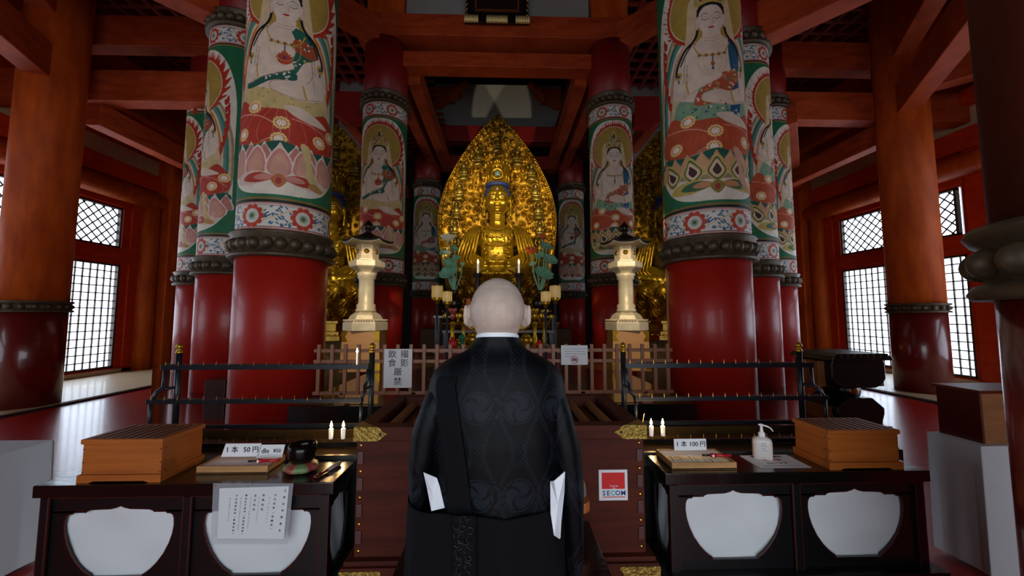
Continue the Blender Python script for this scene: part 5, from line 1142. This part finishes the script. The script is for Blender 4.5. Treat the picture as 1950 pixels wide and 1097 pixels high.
# ------------------------------------------------------------------ white-cloth tables at the sides, chest, black stand
def cloth_table(x0, x1, y0, y1, z, lab):
    rr = random.Random(2)
    def fn(u, v):       # perimeter u, v from top edge to hem
        P = [(x0, y0), (x1, y0), (x1, y1), (x0, y1)]; k = int(u*4) % 4; f = u*4-int(u*4); A_, B__ = P[k], P[(k+1) % 4]; X_, Y_ = A_[0]+(B__[0]-A_[0])*f, A_[1]+(B__[1]-A_[1])*f
        cx_, cy_ = (x0+x1)/2, (y0+y1)/2; o_ = .003*v*sin(u*60)+.05*v*(1-min(f, 1-f)*6 if min(f, 1-f) < .16 else 0)*.5
        return (X_+(X_-cx_)*o_*1.0, Y_+(Y_-cy_)*o_*1.2, z-(z-.03)*v)
    g = MB().grid(fn, 240, 12, True, True); g.box((x0, y0, z-.004), (x1, y1, z))
    return tag(obj('cloth_covered_table', g, CLOTH), lab, 'table', 'tables under white cloths')
c0 = atz(1877, 850, .82); c1 = atz(1757, 822, .82)
cloth_table((c0.x+c1.x)/2, 4.2, c0.y, c1.y, .82, 'white-draped table at the right edge under the dark red chest')
l0 = atz(56, 851, .79); l1 = atz(104, 838, .79)
cloth_table(-5.2, (l0.x+l1.x)/2, 1.9, l1.y, .79, 'white-draped table at the lower left edge')
xa = (c0.x+c1.x)/2+.07; zt = at(1884, 742, c0.y+.06).z
t = thing('red_chest', 'dark red wooden chest on the right white-draped table', 'chest', (xa+.4, c0.y+.2, .82))
obj('chest_body', MB().box((xa, c0.y+.04, .82), (xa+.9, c1.y-.02, zt-.02)), mat('chest_red', '4e100c', .3, var=.2, coat=.3), t, .003)
obj('chest_front', MB().box((xa+.006, c0.y+.034, .822), (xa+.9, c0.y+.04, zt-.022)), mat('chest_pale_wood', 'a06c44', .5, var=.3, vscale=(5, 5, 20)), t, label='pale worn front board'); obj('chest_lid', MB().box((xa-.01, c0.y+.025, zt-.02), (xa+.91, c1.y, zt)), mat('chest_lid', '6a2a16', .4, var=.3, vscale=(3, 20, 3)), t, .002)
# black carved stand by the right wall
p = at(1605, 700, 4.4); x, y = p.x, 4.4
t = thing('black_drum_stand', 'black lacquered waisted stand with wooden end panels near the right windows', 'stand', (x, y, 0))
oct_ = lambda w, h: [(-w, -h*.4), (-w*.85, -h*.8), (-w*.6, -h), (w*.6, -h), (w*.85, -h*.8), (w, -h*.4), (w, h*.6), (w*.9, h), (-w*.9, h), (-w, h*.6)]
zz = at(1605, 705, 4.4).z
obj('drum_body', MB().prism(oct_(.31, .17), lambda u, v, w_: (x+u, y-.2+w_, zz+v), .5), BLACK, t, .01)
obj('top_cover', MB().prism([(-.36, 0), (-.33, .05), (-.26, .075), (.26, .075), (.33, .05), (.36, 0)], lambda u, v, w_: (x+u, y-.26+w_, zz+.14+v), .62), BLACK, t, .01)
for k in range(8): u = -.26+.075*k; obj('metal_strap', MB().box((x+u, y-.27, zz+.17), (x+u+.014, y+.37, zz+.218)), mat('strap_metal', '5e625c', .3, .8), t)
for s in (-1, 1): obj('end_panel', MB().box((x+s*.3, y-.1, zz-.17), (x+s*.385, y+.25, zz+.12)), mat('end_wood', '8a5428', .45, var=.3), t, .004)
obj('waist', MB().tube([(x+.0, y-.12, zz-.22), (x+.0, y+.2, zz-.22)], .09, 20), BLACK, t); obj('gilt_boss', MB().ell((x, y-.125, zz-.22), (.055, .008, .035)), GOLDP, t)
obj('lower_body', MB().prism([(-.14, .14), (-.27, .03), (-.27, -.03), (-.23, -.16), (.23, -.16), (.27, -.03), (.27, .03), (.14, .14)], lambda u, v, w_: (x+u, y-.2+w_, zz-.42+v), .45), BLACK, t, .01)
for s in (-1, 1): obj('lower_end_panel', MB().box((x+s*.24, y-.12, zz-.62), (x+s*.32, y+.2, zz-.40)), mat('end_wood', '8a5428'), t, .004)
obj('stand_base', MB().box((x-.3, y-.25, 0), (x+.3, y+.3, zz-.58)), BLACK, t, .01)
# small dark box on the platform beside the left column
a = at(390, 724, 5.5); tag(obj('dark_chest', MB().box((a.x, 5.5, .47), (a.x+.28, 5.75, a.z)), mat('dark_box', '3a1a12', .35, var=.3), bevel=.005), 'small dark wooden box standing at the foot of the nearest left column', 'box')
# hanging name board at the top centre
P0 = at(880, 0, 8.1); P1 = at(1013, 0, 8.1); zb = at(947, 44, 8.1).z
t = thing('name_plaque', 'dark framed plaque with gilt trim hanging over the altar beam', 'plaque', ((P0.x+P1.x)/2, 8.1, zb))
cx = (P0.x+P1.x)/2
obj('plaque_board', MB().box((cx-.62, 8.1, zb+.1), (cx+.62, 8.18, zb+1.7)), mat('plaque_wood', '26120c', .4, var=.3), t)
g = MB()
for s in (-1, 1): g.box((cx+s*.46, 8.07, zb+.3), (cx+s*.50, 8.1, zb+1.6))
g.box((cx-.5, 8.07, zb+.27), (cx+.5, 8.1, zb+.31)); obj('inner_frame', g, mat('frame_copper', '8a4a24', .4, .5), t)
g = MB()
for x0_, x1_ in ((-.74, -.42), (-.24, .24), (.42, .74)):
    g = MB().box((cx+x0_, 8.06, zb-.02), (cx+x1_, 8.075, zb+.13)); q = x0_
    while q < x1_-.01: g.tube([(cx+q+.028, 8.03, zb-.02), (cx+q+.028, 8.055, zb+.13)], .03, 8); q += .053
    obj('gilt_scallop', g, mat('gilt_bright', 'f0d890', .4, .2), t)
g = MB()
for s in (-1, 1):
    for z in (.2, .32, .44, .56, .7, .85, 1.0): g.ell((cx+s*.68, 8.08, zb+z), (.04, .03, .05))
obj('gilt_side_knob', g, GOLDP, t)
obj('outer_frame', MB().prism([(-.74, .0), (.74, 0), (.68, .18), (.68, 1.7), (.58, 1.7), (.58, .22), (-.58, .22), (-.58, 1.7), (-.68, 1.7), (-.68, .18)], lambda u, v, w_: (cx+u, 8.06+w_, zb+v), .08), BLACK, t)
# cable on the right wall, round iron bosses
tag(obj('wall_cable', MB().tube([at(1807, 245, 9.2), at(1810, 285, 9.2), at(1816, 292, 9.2), at(1822, 305, 9.15), at(1832, 313, 9.1)], .02, 8), mat('cable_white', 'b8a088', .6)), 'pale cable hanging down the right wall by the outer column', 'cable')
# ------------------------------------------------------------------ priest
PX, PY = -.012, 1.15
pr = thing('person', 'shaven-headed person seen from behind in black patterned robe, standing at the offering box', 'person', (PX, PY, 0))
b = MB(); X0 = PX
b.ell((X0, PY+.012, 1.672), (.083, .098, .095)); b.ell((X0, PY-.012, 1.665), (.081, .085, .085)); b.ell((X0, PY+.03, 1.625), (.069, .078, .082)); b.ell((X0, PY-.008, 1.625), (.070, .066, .055))
b.cap((X0, PY+.002, 1.46), (X0, PY+.002, 1.62), .058, .060)
b.ell((X0, PY+.075, 1.565), (.042, .035, .035)); b.cap((X0, PY+.118, 1.655), (X0, PY+.13, 1.628), .010, .014); b.ell((X0, PY+.105, 1.60), (.026, .012, .006)); b.ell((X0, PY+.105, 1.592), (.022, .012, .006))
for s in (-1, 1):
    b.ell((X0+s*.032, PY+.10, 1.662), (.016, .01, .008)); b.cap((X0+s*.016, PY+.11, 1.682), (X0+s*.048, PY+.10, 1.684), .005, .004)
    R3 = Matrix.Rotation(s*.45, 3, 'Z'); b.ell((X0+s*.091, PY+.0, 1.652), (.009, .019, .034), R3 @ Matrix.Rotation(-.15, 3, 'X')); b.ell((X0+s*.085, PY+.012, 1.625), (.009, .011, .012)); b.ell((X0+s*.095, PY-.012, 1.66), (.007, .009, .026), R3)
    b.cap((X0+s*.05, PY, 1.46), (X0+s*.138, PY, 1.42), .05, .045); b.cap((X0+s*.148, PY, 1.42), (X0+s*.205, PY+.02, 1.17), .042, .038)
    b.cap((X0+s*.205, PY-.01, 1.17), (X0+s*.03, PY+.2, 1.22), .038, .026)
    b.ell((X0+s*.022, PY+.235, 1.262), (.013, .034, .048), Matrix.Rotation(-.45, 3, 'X'))
    for k in range(4):
        L_ = (.062, .074, .07, .052)[k]; base = Vector((X0+s*.018, PY+.222+.019*k*.9-.0, 1.305-.006*k)); d = Vector((-s*.06, .32+.05*k, 1)).normalized(); m1 = base+d*L_*.55; d2 = Vector((-s*.1, .5+.05*k, 1)).normalized()
        b.cap(base, m1, .0085, .0078); b.cap(m1, m1+d2*L_*.45, .0078, .0065)
    b.cap((X0+s*.02, PY+.205, 1.255), (X0+s*.012, PY+.19, 1.295), .0095, .0085); b.cap((X0+s*.012, PY+.19, 1.295), (X0+s*.006, PY+.195, 1.32), .0085, .007)
    b.cap((X0+s*.085, PY, .9), (X0+s*.09, PY+.005, .5), .085, .06); b.cap((X0+s*.09, PY+.005, .5), (X0+s*.09, PY-.01, .1), .055, .038); b.ell((X0+s*.09, PY+.04, .045), (.042, .11, .04))
b.ell((X0, PY, 1.3), (.14, .09, .2)); b.ell((X0, PY, 1.08), (.13, .09, .2)); b.ell((X0, PY, .93), (.155, .105, .12))
obj('body', b, SKIN, pr, remesh=.0045, smooth=4)
# torso robe as a loft with analytic width; pattern from (x,z)
ZT = [.80, .95, 1.05, 1.2, 1.3, 1.38, 1.44, 1.475, 1.50, 1.52, 1.535, 1.55, 1.572, 1.588]
RXt = [.185, .185, .185, .19, .197, .203, .202, .193, .178, .152, .120, .086, .070, .0665]
RYt = [.135, .135, .135, .137, .14, .136, .128, .12, .112, .102, .09, .080, .075, .0725]
YO = [0, 0, 0, 0, 0, 0, 0, 0, 0, 0, .0, 0, 0, 0]
def robe_pattern(x, z):
    base = np.empty(x.shape+(3,)); base[:] = lin('07090d')
    px_ = .108; pz = .222; k = np.round((x+.062)/px_); cxk = k*px_-.062; j = np.round((z-1.185)/pz); cz = 1.185+j*pz
    dx = x-cxk; dz = z-cz; d = np.hypot(dx, dz)
    cr = '171d24'; ln = '181e25'
    wv = .054-.036*(1-np.cos(pi*np.clip(abs(dz)/(pz/2), 0, 1)))/2
    for o_, w in ((0, .0022), (.006, .0012)):
        m_ = (abs(abs(dx)-(wv-o_)) < w) & (np.sin(z*900+x*300) > -.4); base[m_] = lin(ln)
    m_ = (d < .035); base[m_] = lin(cr)
    an = np.arctan2(dz, dx)
    for q in range(3):      # comma shapes cut out
        a0 = q*2*pi/3; ang = (an-a0-d*38) % (2*pi/3*3); m2 = m_ & (abs(((an-a0-d/.035*1.5) % (2*pi))-pi) < .13+.1*(d/.035)) ; base[m2] = lin('06080b')
    m3 = (abs(d-.0405) < .0015); base[m3] = lin(ln)
    dots = (np.sin(x*520)*np.sin(z*520) > .55) & (abs(dz) > .075) & (abs(dx) < .02); base[dots] = lin(ln)
    return base
ROBEM = vcmat('patterned_robe_silk', .5, spec=.12)
nu_, nv_ = 420, 300; zz = np.linspace(.80, 1.582, nv_); th = np.linspace(0, 2*pi, nu_, endpoint=False)
sm = lambda arr: np.interp(zz, ZT, arr)
ker = np.ones(9)/9; rx = np.convolve(np.pad(sm(RXt), 4, 'edge'), ker, 'valid'); ry = np.convolve(np.pad(sm(RYt), 4, 'edge'), ker, 'valid')
TH, ZZ = np.meshgrid(th, zz); cs, sn = np.cos(TH), np.sin(TH); e = .82
fold = .004*np.sin(TH*9+ZZ*8)*np.clip((1.45-ZZ)*3, 0, 1)
Xr = PX+(rx[:, None]+fold)*np.sign(cs)*abs(cs)**e; Yr = PY+(ry[:, None]+fold)*np.sign(sn)*abs(sn)**e
crease = .0018*np.exp(-((Xr-PX)/.012)**2)*((Yr < PY) & (ZZ < 1.47)); Yr = Yr+crease
Zr = ZZ+.03*np.clip((ZZ-1.5)/.088, 0, 1)*(-(Yr-PY)/.075)*.35
painted('patterned_robe', np.stack([Xr, Yr, Zr], -1), nu_, nv_, robe_pattern(Xr, ZZ), ROBEM, pr, True)
def backY(x, z, off=.004):
    rxx = float(np.interp(z, zz, rx)); ryy = float(np.interp(z, zz, ry)); q = min(abs(x-PX)/rxx, .995); return PY-(ryy*(max(1-q**(2/e), 0))**(e/2))-off
def collar(u, v):
    a_ = 2*pi*u; r_ = .0635 if v < .8 else .060; y_ = PY+r_*1.12*sin(a_); return (PX+r_*cos(a_), y_, 1.572+.022*min(v, .8)/.8-(y_-PY)*.16)
obj('white_collar', MB().grid(collar, 48, 6, True, True), WHITEC, pr, solid=.003)
# sleeves
def sleeve(s, zlo):
    nu2, nv2 = 150, 220; tz = np.linspace(0, 1, nv2); z_ = 1.475-(1.475-zlo)*tz
    key = [0, .06, .14, .3, .5, .7, .85, 1]
    out = np.interp(tz, key, [.140, .194, .215, .240, .2515, .2535, .250, .245]); inn = np.interp(tz, key, [.122, .125, .13, .15, .165, .18, .19, .2])
    yb_ = np.interp(tz, key, [-.012, -.068, -.09, -.10, -.10, -.085, -.065, -.05]); yf_ = np.interp(tz, key, [.012, .08, .11, .14, .2, .25, .25, .24])
    ker_ = np.ones(15)/15; P_ = lambda q: np.convolve(np.pad(q, 7, 'edge'), ker_, 'valid')
    out, inn, yb_, yf_ = P_(out), P_(inn), P_(yb_), P_(yf_)
    th2 = np.linspace(0, 2*pi, nu2, endpoint=False); T, _ = np.meshgrid(th2, tz); c2, s2 = np.cos(T), np.sin(T); ee = .75
    cx_ = ((out+inn)/2)[:, None]; rx_ = ((out-inn)/2)[:, None]; cy_ = ((yb_+yf_)/2)[:, None]; ry_ = ((yf_-yb_)/2)[:, None]
    fo = 1+.05*np.sin(T*5+z_[:, None]*14)
    X_ = PX+s*(cx_+rx_*np.sign(c2)*abs(c2)**ee*fo); Y_ = PY+cy_+ry_*np.sign(s2)*abs(s2)**ee
    Z_ = np.repeat(z_[:, None], nu2, 1)
    painted('sleeve', np.stack([X_, Y_, Z_], -1), nu2, nv2, robe_pattern(X_+s*.02, Z_), ROBEM, pr, True)
sleeve(-1, 1.02); sleeve(1, .84)
def panel(pts, y, name='white_sleeve_lining'):
    P = [at(px_, py_, y) for px_, py_ in pts]; n_ = len(P); g = MB()
    for i in range(n_): P[i] = Vector((P[i].x, y+(.012 if i % 2 else -.004), P[i].z))
    cen = sum(P, Vector())/n_+Vector((0, -.012, 0)); vs = [cen]+P; g.add(vs, [(0, 1+i, 1+(i+1) % n_) for i in range(n_)], False); o_ = obj(name, g, WHITEC, pr, solid=.004); return o_
panel([(807, 898), (830, 914), (838, 925), (845, 971), (822, 971), (813, 935)], 1.030)
panel([(1075, 897), (1075, 940), (1066, 1024), (1057, 1024), (1048, 975), (1050, 920), (1055, 914)], 1.030)
# lower black vestment and strap
def kesa(u, v):
    z = 1.150-(1.150-.12)*v; a_ = 2*pi*u; w = .2235+.012*v; c2, s2 = cos(a_), sin(a_)
    y_ = PY+(.148+.02*v)*(1 if s2 > 0 else -1)*abs(s2)**.8; x_ = PX-.028+w*(1 if c2 > 0 else -1)*abs(c2)**.8
    dip = .012*cos((x_-PX)*14) if s2 < 0 else 0
    tilt = -.03*max(0, 1-abs(x_-(PX+.02))/.16)*(1-v) if s2 < 0 else 0
    f_ = .006*sin(a_*11+v*4)*min(1, v*4); d_ = .010*math.exp(-((x_-(PX-.01)-.12*(v*3-.4))/.012)**2)*(s2 < 0)*(.12 < v < .6)
    return (x_+f_, y_+f_+d_, z+tilt+dip*(1-v))
obj('lower_vestment', MB().grid(kesa, 220, 70, True, True), ROBE2, pr, solid=.003)
obj('hem_underrobe', MB().grid(lambda u, v: (PX+.20*cos(2*pi*u), PY+.14*sin(2*pi*u), .8-.7*v), 60, 8, True, True), ROBE2, pr)
sp = [(862, 694), (848, 732), (855, 800), (864, 870), (872, 940), (876, 985)]
def strap(u, v):
    py_ = 697+(985-697)*v; c_px = np.interp(py_, [q[1] for q in sp], [q[0] for q in sp]); wpx = np.interp(py_, [690, 800, 985], [34, 40, 46])
    p = at(c_px+(u-.5)*wpx, py_, 1.02); k = (backY(p.x, p.z)-0)/1.02; k = backY(p.x*k, EYE+(p.z-EYE)*k, .007)/1.02
    x_, y_, z_ = p.x*k, 1.02*k, EYE+(p.z-EYE)*k; q = max(0, .10-v)/.10
    return (x_, y_+q*.035, z_+.002*q)
obj('shoulder_strap', MB().grid(strap, 10, 60), ROBE2, pr, solid=.003)
# embroidered tab on the vestment
tb = MB(); EMB = mat('navy_embroidery', '0a0e1e', .5)
xs_ = at(882, 1030, .985)
def tabf(u, v):
    p = at(862+44*u, 985+130*v, .975); return (p.x, .985-.003, p.z)
obj('embroidered_tab', MB().grid(tabf, 6, 12), ROBE2, pr, solid=.002)
for k in range(26):
    a_ = k*.9; p = at(882+13*sin(a_*1.7), 990+4.2*k, .972); tb.tube([p+Vector((.008*cos(q+a_), -.0, .008*sin(q+a_))) for q in (0, .8, 1.6, 2.4, 3.2, 4)], .0009, 5)
obj('embroidery', tb, EMB, pr)
# ------------------------------------------------------------------ light
W = bpy.data.worlds.new('world'); S.world = W; W.use_nodes = True; W.node_tree.nodes['Background'].inputs[0].default_value = (.75, .87, 1, 1); W.node_tree.nodes['Background'].inputs[1].default_value = .6
def area(name, loc, target, size, power, col, sy=None):
    l = bpy.data.lights.new(name, 'AREA'); l.energy = power; l.color = col; l.size = size
    if sy: l.shape = 'RECTANGLE'; l.size_y = sy
    o = bpy.data.objects.new(name, l); COL.objects.link(o); o.location = loc; o.rotation_euler = (Vector(target)-Vector(loc)).to_track_quat('-Z', 'Y').to_euler(); return o
area('doorway_daylight', (0, -3.9, 2.3), (0, 4, 2.0), 6.6, 190, (.88, .94, 1), 4.4)
def spot(loc, tgt, power, ang, col, blend=.3, r=.05):
    l = bpy.data.lights.new('altar_spotlight', 'SPOT'); l.energy = power; l.spot_size = radians(ang); l.spot_blend = blend; l.color = col; l.shadow_soft_size = r
    o = bpy.data.objects.new('altar_spotlight', l); COL.objects.link(o); o.location = loc; o.rotation_euler = (Vector(tgt)-Vector(loc)).to_track_quat('-Z', 'Y').to_euler()
for s in (-1, 1):
    spot((s*1.9, 4.2, 4.6), (-.1-s*.2, 10.4, 4.4), 800, 36, (1, .86, .62), .7)
    spot((s*1.75, 4.3, 3.4), (s*2.25, 6.9, 1.5), 160, 40, (1, .88, .7), .15)
    spot((s*2.0, 8.0, 3.2), (-s*.7, 15, 10.2), 500, 22, (1, .85, .6), .1)
    spot((s*3.9, 5.9, 5.2), (s*4.5, 9.8, 3.0), 240, 50, (1, .86, .6), .8)
for px in (631, 654, 1240, 1262):
    p = at(px, 790, 2.385); l = bpy.data.lights.new('candle_light', 'POINT'); l.energy = .5; l.color = (1, .62, .28); l.shadow_soft_size = .01; o = bpy.data.objects.new('candle_light', l); COL.objects.link(o); o.location = (p.x, 2.383, 1.02)
S.view_settings.view_transform = 'Standard'; S.view_settings.look = 'None'; S.view_settings.gamma = 1; S.view_settings.use_curve_mapping = False; S.view_settings.exposure = .28
